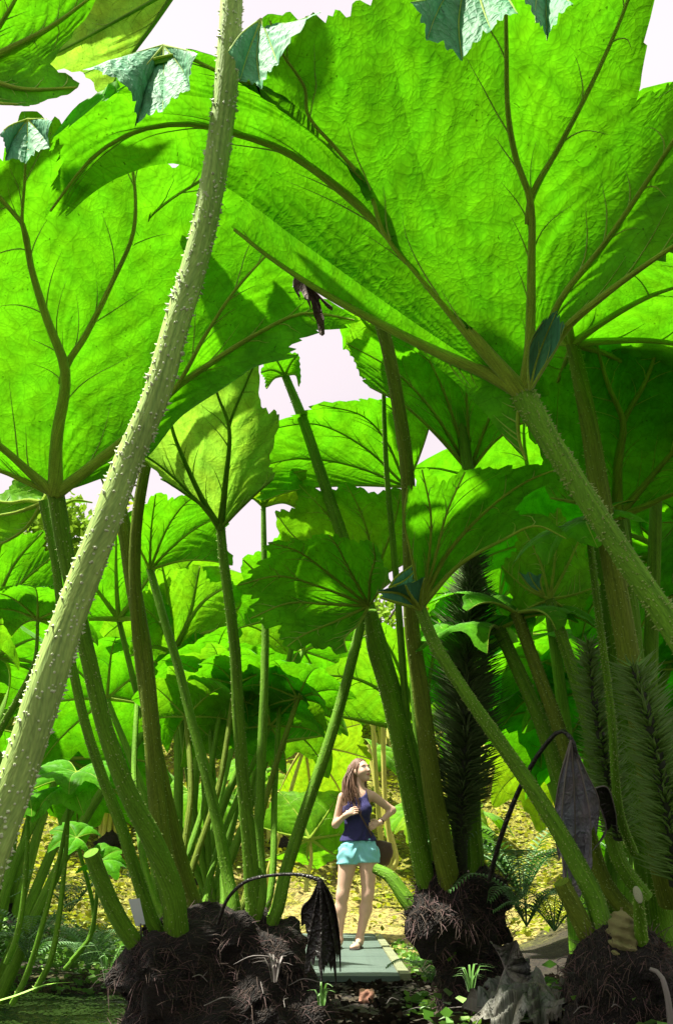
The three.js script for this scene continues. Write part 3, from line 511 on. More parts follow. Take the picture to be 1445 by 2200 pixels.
  surveyLeaf(t, [566, 1088], 3.6, [{ p: [[540, 1070], [520, 1080]] }, { p: [[560, 1050], [550, 1020]] }, { p: [[590, 1050], [620, 1020], [660, 1010]] }, { p: [[610, 1080], [650, 1100]] }], { mat: M.leafBacklightTint, dt: 3.5, seed: 48, r0: 0.008, K: 5 });
  rhizome(t, [{ p: P(300, 2084, 2.8), r: 0.09 }, { p: P(385, 2074, 2.9), r: 0.15 }, { p: P(430, 2014, 3.05), r: 0.1 }, { p: P(470, 2054, 3.0), r: 0.15 }, { p: P(550, 2049, 3.0), r: 0.13 }, { p: P(600, 2024, 3.0), r: 0.09 }, { p: P(400, 2224, 2.85), r: 0.2 }, { p: P(540, 2214, 2.9), r: 0.2 }, { p: P(640, 2204, 2.9), r: 0.13 }, { p: P(330, 2274, 2.9), r: 0.15 }, { p: P(480, 2354, 2.95), r: 0.28 }], { fibres: 9000, len: 0.045, fw: 0.0013, seed: 6 });
}
// 4. clump right of the person: dark spike, round hairy crown
const clumpB = thing('gunnera_plant', 'gunnera clump beside the person with shaggy purple brown crown and dark bristly flower spike', 'plant', V(0.45, 0.05, -3.5));
{
  const t = clumpB, st = (l, d0, d1, m, o) => surveyStalk(t, dz(l, d0, d1), m, { prick: 600, plen: 0.007, prad: 0.0015, ...o });
  st([[795, 1312, 34], [802, 1385, 38], [830, 1480, 41], [866, 1640, 46], [895, 1790, 50], [918, 1900, 54]], 3.05, 3.15, M.stalk, { seed: 22, prick: 1100 });
  st([[612, 806, 20], [650, 900, 27], [700, 1050, 30], [745, 1180, 32], [800, 1330, 34], [852, 1500, 36], [902, 1700, 40], [930, 1880, 44]], 3.5, 3.3, M.stalk, { seed: 23, prick: 1100 });
  st([[690, 380, 30], [775, 560, 32], [826, 722, 34], [850, 840, 36], [873, 1000, 37], [880, 1180, 38], [884, 1340, 40], [905, 1500, 44], [930, 1700, 52], [962, 1880, 60]], 2.75, 3.1, M.stalkOlive, { seed: 24, prick: 900, n: 50 });
  freeLeaf(t, P(690, 380, 2.75), V(0.1, 1, 0), V(1, 0, -0.3), 0.55, M.leaf, { seed: 57, cup: 0.15, dr: 0.25 });  // unseen leaf added on this stalk to shade the curling leaf
  st([[828, 726, 10], [824, 838, 11], [829, 1000, 14], [842, 1150, 16], [852, 1260, 18], [870, 1500, 20], [900, 1800, 22]], 3.3, 3.35, M.stalk, { seed: 25, prick: 200 });
  st([[1018, 1710, 32], [1020, 1780, 33], [1022, 1880, 36]], 3.25, 3.2, M.stalk, { seed: 26, name: 'cut_stalk', prick: 200 });
  st([[806, 1866, 26], [838, 1885, 34], [870, 1930, 40], [915, 1985, 44]], 3.3, 3.15, M.stalk, { seed: 27, name: 'bent_stalk', prick: 200 });
  surveyLeaf(t, [792, 1302], 3.05, [{ p: [[770, 1340], [740, 1372], [745, 1402]] }, { p: [[720, 1335], [650, 1365], [615, 1390]] }, { p: [[700, 1298], [620, 1296], [535, 1330]] }, { p: [[690, 1262], [600, 1238], [508, 1258]] }, { p: [[700, 1228], [640, 1185], [575, 1165]] }, { p: [[745, 1215], [725, 1175], [705, 1148]] }, { p: [[795, 1240], [805, 1200], [800, 1165]] }, { p: [[815, 1270], [840, 1250]] }], { mat: M.leaf, dt: 2.75, NS: 24, NT: 18, tooth: 0.06, notch: 0.10, ragged: 0.12, seed: 51, r0: 0.0065, r1: 0.002, K: 7, label: 'dark ragged leaf hanging above the person' });
  surveyLeaf(t, [612, 806], 3.5, [{ p: [[590, 812], [572, 835]] }, { p: [[585, 795], [560, 800]] }, { p: [[595, 775], [580, 750]] }, { p: [[625, 780], [640, 760]] }, { p: [[635, 805], [642, 830]] }], { mat: M.leaf, dt: 3.4, tooth: 0.12, seed: 52, r0: 0.006, side: false });
  surveyLeaf(t, [828, 724], 3.3, [{ p: [[790, 760], [780, 815]] }, { p: [[770, 745], [742, 738]] }, { p: [[790, 700], [760, 660]] }, { p: [[840, 690], [850, 640]] }, { p: [[890, 740], [950, 760]] }], { mat: M.leafFresh, dt: 3.15, tooth: 0.08, notch: 0.1, seed: 53, r0: 0.012 });
  surveyLeaf(t, [872, 1046], 3.7, [{ p: [[760, 1043], [640, 1052], [560, 1078]] }, { p: [[760, 1002], [650, 985], [505, 1015]] }, { p: [[780, 960], [680, 912], [560, 925]] }, { p: [[830, 950], [780, 895], [680, 868]] }, { p: [[868, 960], [850, 890], [815, 858]] }, { p: [[900, 980], [925, 900], [930, 850]] }], { mat: M.leaf, dt: 3.4, NS: 22, NT: 18, tooth: 0.06, notch: 0.08, seed: 55, r0: 0.007, r1: 0.002, K: 7 });
  st([[872, 1048, 18], [880, 1250, 20], [900, 1600, 26], [940, 1880, 32]], 3.7, 3.4, M.stalk, { seed: 28, prick: 200 });
  surveyLeaf(t, [1008, 1012], 3.35, [{ p: [[940, 937], [868, 872], [790, 830]], r0: 0.012 }, { p: [[930, 885], [850, 800], [745, 738]] }, { p: [[960, 860], [920, 770], [880, 690]] }, { p: [[1003, 880], [997, 780], [985, 680]] }, { p: [[1050, 900], [1090, 820], [1120, 740]] }, { p: [[1060, 950], [1110, 915], [1190, 880]] }], { mat: M.leaf, dt: 3.0, NS: 24, NT: 18, tooth: 0.05, notch: 0.06, seed: 56, r0: 0.009, r1: 0.002, K: 7 });
  st([[1008, 1012, 26], [1015, 1150, 28], [1010, 1400, 32], [990, 1700, 36], [985, 1880, 40]], 3.35, 3.3, M.stalkOlive, { seed: 29, prick: 300 });
  st([[900, 600, 26], [950, 760, 28], [990, 920, 30], [1014, 1100, 32], [1005, 1400, 34], [1000, 1700, 38], [1000, 1880, 42]], 3.25, 3.35, M.stalk, { seed: 30, prick: 100 });
  freeLeaf(t, P(900, 600, 3.25), V(0.1, 1, 0.1), V(1, 0, -0.4), 0.62, M.leaf, { seed: 58, cup: 0.14, dr: 0.25 });  // unseen leaf, added with its stalk to darken the lower right
  flowerSpike(t, [P(985, 1885, 3.15), P(990, 1760, 3.12), P(1000, 1600, 3.1), P(1003, 1400, 3.1), P(1010, 1240, 3.1), P(1015, 1170, 3.1)], u => 0.135 * sm(0.1, 0.3, u) * (1 - 0.55 * sm(0.6, 1, u)) + 0.01, 2400, u => 0.03 * (1 - 0.75 * u), M.spike, M.spine, 77);
  rhizome(t, [{ p: P(925, 1930, 3.15), r: 0.085 }, { p: P(985, 1925, 3.15), r: 0.105 }, { p: P(1045, 1925, 3.15), r: 0.085 }, { p: P(915, 1990, 3.1), r: 0.075 }, { p: P(980, 1985, 3.1), r: 0.12 }, { p: P(1040, 1975, 3.15), r: 0.09 }, { p: P(1010, 2080, 3.15), r: 0.12 }, { p: P(1040, 2170, 3.15), r: 0.17 }, { p: P(1060, 2300, 3.2), r: 0.22 }], { fibres: 6500, len: 0.045, fw: 0.0022, seed: 8, fibreMats: [M.fibrePurple, M.fibre] });
}
// 5. clump in the lower right corner
const clumpC = thing('gunnera_plant', 'gunnera clump in lower right corner with bright slanting stalk and cut stumps', 'plant', V(0.75, 0.1, -2.5));
{
  const t = clumpC, st = (l, d0, d1, m, o) => surveyStalk(t, dz(l, d0, d1), m, { prick: 1000, plen: 0.006, prad: 0.0014, ...o });
  st([[900, 1300, 30], [930, 1378, 32], [1000, 1490, 34], [1080, 1605, 37], [1160, 1722, 42], [1235, 1850, 48], [1278, 1935, 52], [1300, 2010, 54]], 2.6, 2.27, M.stalk, { seed: 81, prick: 1600 });
  surveyLeaf(t, [903, 1305], 2.6, [
    { p: [[885, 1200], [868, 1120], [875, 1045]] }, { p: [[918, 1220], [925, 1110], [905, 1005]] }, { p: [[930, 1215], [960, 1100], [1000, 1010]] },
    { p: [[960, 1190], [1050, 1092], [1130, 1035], [1218, 1000]], r0: 0.010 }, { p: [[985, 1215], [1080, 1160], [1150, 1130], [1220, 1160]], r0: 0.010 },
  ], { mat: M.leaf, dt: 2.35, NS: 26, NT: 20, tooth: 0.05, notch: 0.08, seed: 82, r0: 0.006, r1: 0.002, K: 7, sectors: [{ a: 0, b: 1, notch: 0.1 }, { a: 1, b: 2, notch: 0.12 }, { a: 2, b: 3, notch: 0.05 }, { a: 3, b: 4, notch: 0.3 }], label: 'dark curling leaf in shade' });
  surveyLeaf(t, [903, 1306], 2.58, [{ p: [[905, 1270], [912, 1240]] }, { p: [[880, 1275], [870, 1255]] }, { p: [[860, 1275], [808, 1270]] }, { p: [[870, 1298], [815, 1282]] }], { mat: M.leafTopSkyTint, dt: 2.5, hint: V(0, 0.8, 0.6), NS: 14, NT: 10, seed: 83, name: 'folded_sinus_edge', r0: 0.008, side: false, tooth: 0.02, notch: 0.1 });
  surveyLeaf(t, [835, 1262], 2.62, [{ p: [[850, 1240], [888, 1212]] }, { p: [[870, 1245], [892, 1225]] }, { p: [[868, 1258], [893, 1248]] }], { mat: M.leafTopSkyTint, dt: 2.6, hint: V(0, 0.8, 0.6), NS: 10, NT: 8, seed: 84, name: 'folded_sinus_edge', r0: 0.004, side: false, tooth: 0.02 });
  st([[1205, 1895, 44], [1232, 1950, 48], [1262, 2010, 52], [1300, 2085, 56]], 2.3, 2.28, M.stalkOlive, { seed: 85, name: 'cut_stalk', prick: 200 });
  st([[1369, 1912, 24], [1374, 1990, 34], [1380, 2060, 38], [1384, 2085, 40]], 2.12, 2.24, M.stalk, { seed: 86, name: 'cut_stalk', prick: 300, sink: 0.05 });
  { const g = new THREE.SphereGeometry(1, 14, 10).scale(0.0115, 0.021, 0.005); g.applyQuaternion(new THREE.Quaternion().setFromUnitVectors(V(0, 0, 1), V(0.1, 0.35, 0.9).normalize())); const c = P(1369, 1922, 2.108); g.translate(c.x, c.y, c.z); part('cut_face', g, M.cutFace, t); }
  { const f = (x, y, z) => { const a = P(1332, 1985, 2.2), b = P(1345, 2050, 2.2); return capsule(x, y, z, a, b, 0.03, 0.046) + 0.02 * fbm(x * 25, y * 18, z * 25) + 0.006 * Math.sin(y * 260 + x * 90); }; const c = P(1338, 2015, 2.2); part('leaf_bud', surfaceNets(f, c.clone().addScalar(-0.15), c.clone().addScalar(0.15), 0.006), M.bud, t); }
  rhizome(t, [{ p: P(1300, 2080, 2.25), r: 0.085 }, { p: P(1360, 2100, 2.22), r: 0.095 }, { p: P(1290, 2150, 2.25), r: 0.09 }, { p: P(1400, 2170, 2.25), r: 0.12 }, { p: P(1340, 2280, 2.25), r: 0.2 }, { p: P(1450, 2250, 2.3), r: 0.18 }], { fibres: 6000, len: 0.04, fw: 0.0012, seed: 12 });
}
// 6. dark leaf and bristly spikes on the right
{
  const t = thing('gunnera_plant', 'tall shaded gunnera at the right edge behind the great leaf, with green bristly spikes', 'plant', V(1.15, 0.1, -3.1));
  const st = (l, d0, d1, m, o) => surveyStalk(t, dz(l, d0, d1), m, { prick: 900, plen: 0.008, prad: 0.0015, ...o });
  const up = [[1326, 1000], [1337, 910]];
  surveyLeaf(t, [1325, 1112], 2.9, [
    { p: [[1290, 1090], [1240, 1080], [1180, 1070]] }, { p: [[1262, 1042], [1205, 960], [1150, 880]] }, { p: [...up, [1306, 830], [1288, 770], [1268, 690]], r0: 0.022 },
    { p: [...up, [1385, 820], [1420, 720], [1445, 640]], from: 0.42, r0: 0.018 }, { p: [[1385, 1040], [1450, 965], [1560, 860]] }, { p: [[1380, 1090], [1450, 1060], [1530, 1050]] },
  ], { mat: M.leaf, dt: 2.6, NS: 28, NT: 20, tooth: 0.06, notch: 0.08, seed: 91, r0: 0.016, K: 8, sectors: [{ a: 0, b: 1 }, { a: 1, b: 2 }, { a: 2, b: 3, from: 0.38, notch: 0.15 }, { a: 3, b: 4, notch: 0.04 }, { a: 4, b: 5 }] });
  st([[1325, 1112, 44], [1345, 1260, 50], [1360, 1420, 54], [1378, 1600, 58], [1410, 1820, 64], [1430, 2000, 70]], 2.9, 2.9, M.stalk, { seed: 92 });
  st([[1228, 735, 34], [1262, 900, 46], [1290, 1080, 54], [1322, 1260, 56], [1352, 1430, 58], [1385, 1620, 60], [1420, 1850, 66]], 2.6, 2.5, M.stalkOlive, { seed: 93 });
  freeLeaf(t, P(1228, 735, 2.6), V(0.3, 1, 0.2), V(1, 0.1, 0.3), 0.6, M.leaf, { seed: 94 });
  for (const [i, q] of [[1100, 560, 3.5, 0.75], [1420, 520, 3.1, 0.8], [1250, 700, 3.4, 0.6]].entries()) { freeLeaf(t, P(q[0], q[1], q[2]), V(0.1, 1, 0.05), V(Math.cos(i * 2), 0, Math.sin(i * 2)), q[3], M.leaf, { seed: 104 + i, dr: 0.2, cup: 0.12 }); surveyStalk(t, dz([[q[0], q[1], 24], [lerp(q[0], 1400, 0.5), 1000, 30], [1400, 1950, 50]], q[2], 3.0), M.stalk, { seed: 107 + i }); }  // unseen canopy leaves and stalks added to shade the right side
  st([[1262, 1130, 16], [1276, 1250, 18], [1295, 1400, 19], [1312, 1540, 21], [1330, 1750, 24]], 2.7, 2.6, M.stalk, { seed: 95 });
  freeLeaf(t, P(1262, 1130, 2.7), V(-0.5, 1, 0.3), V(-1, 0.2, -0.3), 0.25, M.leaf, { seed: 96 });
  st([[1180, 1288, 26], [1210, 1380, 30], [1250, 1510, 33], [1285, 1660, 36], [1330, 1850, 40]], 3.0, 2.8, M.stalk, { seed: 97, prick: 1200 });
  surveyLeaf(t, [1180, 1288], 3.0, [{ p: [[1130, 1310], [1090, 1350]] }, { p: [[1130, 1265], [1075, 1215]] }, { p: [[1160, 1210], [1110, 1110]] }, { p: [[1192, 1190], [1196, 1090]] }, { p: [[1225, 1200], [1268, 1100]] }, { p: [[1240, 1275], [1290, 1255]] }, { p: [[1220, 1310], [1260, 1330]] }], { mat: M.leafFresh, dt: 3.1, NS: 20, NT: 16, tooth: 0.09, notch: 0.16, seed: 98, r0: 0.007, r1: 0.002 });
  surveyLeaf(t, [1168, 1278], 2.96, [{ p: [[1140, 1262], [1112, 1228]] }, { p: [[1145, 1250], [1135, 1228]] }, { p: [[1160, 1250], [1164, 1232]] }], { mat: M.leafTopSkyTint, dt: 2.95, hint: V(0, 0.6, 0.8), NS: 12, NT: 10, seed: 99, name: 'folded_sinus_edge', side: false, r0: 0.005, tooth: 0.08 });
  st([[1070, 1350, 34], [1130, 1480, 36], [1180, 1600, 38], [1230, 1740, 42], [1290, 1900, 46]], 3.1, 2.9, M.stalk, { seed: 100, prick: 1100 });
  st([[1108, 1315, 32], [1155, 1445, 34], [1198, 1560, 36], [1240, 1700, 38], [1300, 1900, 42]], 3.05, 2.85, M.stalkOlive, { seed: 101, prick: 1100 });
  freeLeaf(t, P(1070, 1350, 3.1), V(-0.2, 1, 0.3), V(-0.3, 0.3, -1), 0.35, M.leaf, { seed: 102 });
  freeLeaf(t, P(1108, 1315, 3.05), V(0.2, 1, 0.4), V(0.3, 0.3, -1), 0.35, M.leaf, { seed: 103 });
  flowerSpike(t, [P(1330, 1800, 2.75), P(1300, 1640, 2.72), P(1275, 1500, 2.7), P(1262, 1380, 2.7)], u => 0.085 * (1 - 0.4 * u) + 0.01, 750, u => 0.022 * (1 - 0.7 * u), M.spike, M.spineGreen, 78);
  flowerSpike(t, [P(1460, 1900, 2.3), P(1425, 1700, 2.3), P(1395, 1560, 2.3), P(1360, 1430, 2.32)], u => 0.09 * (1 - 0.35 * u) + 0.012, 1000, u => 0.03 * (1 - 0.6 * u), M.spike, M.spineGreen, 79);
}
// 7. leaves entering from the top left corner
{
  const t = thing('gunnera_plant', 'green leaf entering at the top left corner above the clump', 'plant', P(-420, 900, 2.6));
  surveyLeaf(t, [-70, 150], 2.5, [{ p: [[-20, 215], [40, 225]] }, { p: [[40, 190], [168, 188]] }, { p: [[10, 112], [110, 58], [215, -20]], r0: 0.016 }, { p: [[10, 40], [70, -70]] }, { p: [[-60, 60], [-50, -60]] }], { mat: M.leaf, dt: 2.35, NS: 22, NT: 18, tooth: 0.05, notch: 0.1, seed: 111, r0: 0.012, sectors: [{ a: 0, b: 1 }, { a: 1, b: 2, notch: 0.35, teeth: 6 }, { a: 2, b: 3, notch: 0.05 }, { a: 3, b: 4 }] });
  surveyStalk(t, dz([[-70, 150, 40], [-200, 450, 44], [-420, 900, 52]], 2.5, 2.6), M.stalk, { seed: 112, prick: 200 });
  const p = thing('gunnera_plant', 'leaf with white sky glare put into its pale colour at the top left', 'plant', P(700, -900, 3.6));
  surveyLeaf(p, [385, -30], 3.1, [{ p: [[330, 52], [250, 168], [230, 215]], r0: 0.012 }, { p: [[260, 40], [130, 110], [40, 150]] }, { p: [[280, -20], [150, 0], [60, 30]] }, { p: [[330, -70], [220, -140]] }], { mat: M.leafGlareTint, veinMat: M.stalk, dt: 3.3, NS: 20, NT: 16, notch: 0.16, seed: 113, r0: 0.008, K: 6, sectors: [{ a: 0, b: 1 }, { a: 1, b: 2 }, { a: 2, b: 3 }] });
  surveyStalk(p, dz([[385, -30, 22], [480, -350, 26], [700, -900, 34]], 3.1, 3.6), M.stalk, { seed: 114, prick: 100 });
}
// 8. leaves at the left edge, middle height
{
  const t = thing('gunnera_plant', 'shaded gunnera at the left edge behind the pale prickly stalk', 'plant', P(-60, 1990, 3.6));
  surveyLeaf(t, [-25, 1342], 3.4, [{ p: [[50, 1295], [128, 1262]], r0: 0.012 }, { p: [[45, 1255], [120, 1190]] }, { p: [[30, 1215], [95, 1140]] }, { p: [[-5, 1210], [10, 1130]] }, { p: [[-60, 1240], [-100, 1180]] }], { mat: M.leaf, dt: 3.2, NS: 20, NT: 16, tooth: 0.05, notch: 0.1, seed: 121, r0: 0.01 });
  surveyStalk(t, dz([[-25, 1345, 24], [-30, 1600, 28], [-60, 1990, 36]], 3.4, 3.6), M.stalk, { seed: 122, prick: 100 });
  surveyStalk(t, dz([[82, 1330, 8], [75, 1420, 10], [40, 1500, 18], [0, 1570, 20], [-60, 1700, 24]], 3.2, 3.3), M.stalk, { seed: 123, prick: 200 });
  freeLeaf(t, P(82, 1330, 3.2), V(0.1, 1, -0.25), V(0.3, 0.4, 1), 0.26, M.leaf, { seed: 124 });
  for (const [i, q] of [[60, 1700, 40, 2000], [165, 1660, 60, 2090], [150, 1690, 110, 2060]].entries()) {
    surveyStalk(t, dz([[q[0], q[1], 14], [(q[0] + q[2]) / 2 + 8, (q[1] + q[3]) / 2, 18], [q[2], q[3], 24]], 3.3, 3.2), M.stalk, { seed: 125 + i, prick: 60, n: 18, k: 0.55 });
    freeLeaf(t, P(q[0], q[1], 3.3), V(0.2 - 0.2 * i, 1, 0.5), V(i - 1, 0.2, 0.4), 0.22, M.leaf, { seed: 128 + i });
  }
  // young clump low in front of the bank
  for (const [i, q] of [[165, 1800, 200, 2000], [215, 1850, 190, 2020]].entries()) {
    surveyStalk(t, dz([[q[0], q[1], 9], [q[2], q[3], 12]], 3.6, 3.7), M.stalk, { seed: 135 + i, n: 12 });
    freeLeaf(t, P(q[0], q[1], 3.6), V(0.2, 1, 0.7), V(i ? 1 : -1, 0.2, 0), 0.13, M.leaf, { seed: 138 + i, NS: 10, NT: 8 });
  }
}
// 9. yellow-lit leaf at the right edge
{
  const t = thing('gunnera_plant', 'sunlit yellow green leaf at the right edge below the dark leaf', 'plant', P(1640, 1950, 4.2));
  surveyLeaf(t, [1520, 1250], 3.9, [{ p: [[1440, 1190], [1345, 1105]], r0: 0.016 }, { p: [[1440, 1170], [1372, 1065]], r0: 0.016 }, { p: [[1450, 1120], [1400, 1010]] }, { p: [[1490, 1080], [1460, 950]] }, { p: [[1560, 1100], [1560, 980]] }], { mat: M.leafFresh, dt: 3.7, NS: 20, NT: 16, notch: 0.12, seed: 141, r0: 0.012 });
  surveyStalk(t, dz([[1520, 1250, 30], [1570, 1600, 36], [1640, 1950, 44]], 3.9, 4.2), M.stalk, { seed: 142, prick: 100 });
}

// ---------------------------------------------------------------- plants further back
function freePlant(x, z, h, R, k, mats, label, group, seed, stalkMat = M.stalk, o = {}) {
  const r = rng(seed * 53 + 1), y = groundY(x, z), base = V(x, y, z), t = thing('gunnera_plant', label, 'plant', base, group);
  for (let i = 0; i < k; i++) {
    const a = i / k * 6.2832 + r() * 0.9 + (o.a0 ?? 0), lean = (o.lean ?? 0.45) * (0.5 + r()), hh = h * (0.62 + 0.42 * r()), top = base.clone().add(V(Math.cos(a) * lean * hh, hh, Math.sin(a) * lean * hh));
    const mid = base.clone().lerp(top, 0.55).add(V(-Math.cos(a) * 0.08, 0.06, -Math.sin(a) * 0.08)), out = V(Math.cos(a), 0, Math.sin(a));
    stalk(t, [base.clone().add(V(Math.cos(a) * 0.09, -0.08, Math.sin(a) * 0.09)), mid, top], [0.055 * R / 0.8, 0.04 * R / 0.8, 0.024 * R / 0.8], stalkMat, { n: 14, rs: 8, seed: seed + i, wob: 0.03 });
    const n = V(0, 1, 0).addScaledVector(out, 0.2 + 0.35 * r()).add(V(0, 0, -(o.back ?? 0)));
    freeLeaf(t, top, n, out.clone().add(V(0, 0.15, 0)), R * (0.75 + 0.45 * r()), mats[Math.floor(r() * mats.length)], { seed: seed * 7 + i, far: true, NS: 10, NT: 9, K: 5 });
  }
  const mb = new MB(); addTube(mb, [base.clone().add(V(0, -0.15, 0)), base.clone().add(V(0.02, 0.05, 0)), base.clone().add(V(0, 0.2, 0))], [0.2, 0.2, 0.08], { n: 6, rs: 10, wob: 0.4, seed });
  part('rhizome', mb.geo(), M.rhizome, t);
  return t;
}
const G = [M.leaf, M.leafFresh], GY = [M.leafFresh, M.leafBacklightTint], Y = [M.leafBacklightTint, M.leafBacklightTint, M.leafFresh], GD = [M.leaf];
freePlant(-2.3, -6.0, 2.6, 0.68, 7, G, 'gunnera left of the clump, rooted beside the stream', 0, 201, M.stalk, { back: 0.7 });
freePlant(-0.85, -5.2, 2.25, 0.55, 7, G, 'gunnera behind the left clump, on thin stalks', 0, 202, M.stalk, { back: 0.8, lean: 0.3 });
freePlant(-2.9, -6.6, 2.9, 0.85, 7, GD, 'tall gunnera far left behind the stream bank', 0, 203, M.stalk, { back: 0.6 });
freePlant(-3.1, -8.8, 2.7, 0.75, 6, GY, 'sunlit gunnera beyond the stream, left of the boardwalk', 0, 204, M.stalk, { back: 0.6, lean: 0.25 });
freePlant(1.35, -5.0, 2.5, 0.7, 8, GD, 'gunnera behind the dark bristly flower spike, right of the boardwalk', 0, 206, M.stalk, { back: 0.6, lean: 0.3 });
freePlant(2.0, -4.0, 2.5, 0.75, 8, GD, 'deep green gunnera at the far right in shade', 0, 207, M.stalk, { back: 0.5 });
freePlant(2.4, -8.2, 2.9, 0.85, 8, G, 'bright gunnera behind the thick stalks right of the person', 0, 208, M.stalk, { back: 0.6, lean: 0.35 });
freePlant(3.1, -6.2, 3.0, 0.9, 9, GD, 'shaded gunnera far right behind the bank', 0, 209, M.stalk, { back: 0.3 });
freePlant(2.2, -5.6, 1.5, 0.6, 8, GD, 'low gunnera in the shade behind the hanging grey violet leaf', 0, 218, M.stalk, { back: 0.3 });
freePlant(-4.4, -9.2, 3.0, 0.95, 7, G, 'background gunnera at the far left', 0, 213, M.stalk, { back: 0.6 });
freePlant(3.6, -11.5, 2.8, 1.0, 8, GY, 'sunlit gunnera in the right background', 0, 214, M.stalkYellow, { back: 0.8 });
// low gunneras on the sunny slope beyond the clearing
[[-3.3, -13.2, 'far left on the sunny slope'], [-2.0, -12.6, 'left on the sunny slope, lowest one'], [-0.9, -13.6, 'on the sunny slope left of the person'], [0.25, -14.6, 'on the sunny slope directly behind the person'], [1.5, -13.4, 'on the sunny slope right of the person'], [-2.6, -15.4, 'high on the sunny slope, far left'], [-1.3, -16.0, 'high on the sunny slope, left'], [0.9, -16.4, 'high on the sunny slope behind the person'], [2.4, -15.6, 'high on the sunny slope, right'], [-4.3, -16.2, 'high at the far left end of the sunny slope']].forEach(([x, z, w], i) => freePlant(x, z, 0.95 + 0.15 * (i % 3), 0.6, 7, i % 2 ? [M.leafFresh] : GY, `low gunnera ${w}`, 'low gunneras on the sunny slope', 260 + i, M.stalkYellow, { back: -0.3, lean: 0.5 }));
// thicket on the near side, behind the photographer: it shades the stalks from the front
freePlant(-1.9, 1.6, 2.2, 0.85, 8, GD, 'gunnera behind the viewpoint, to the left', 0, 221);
freePlant(2.2, 1.4, 2.2, 0.85, 8, GD, 'gunnera behind the viewpoint, to the right', 0, 223);

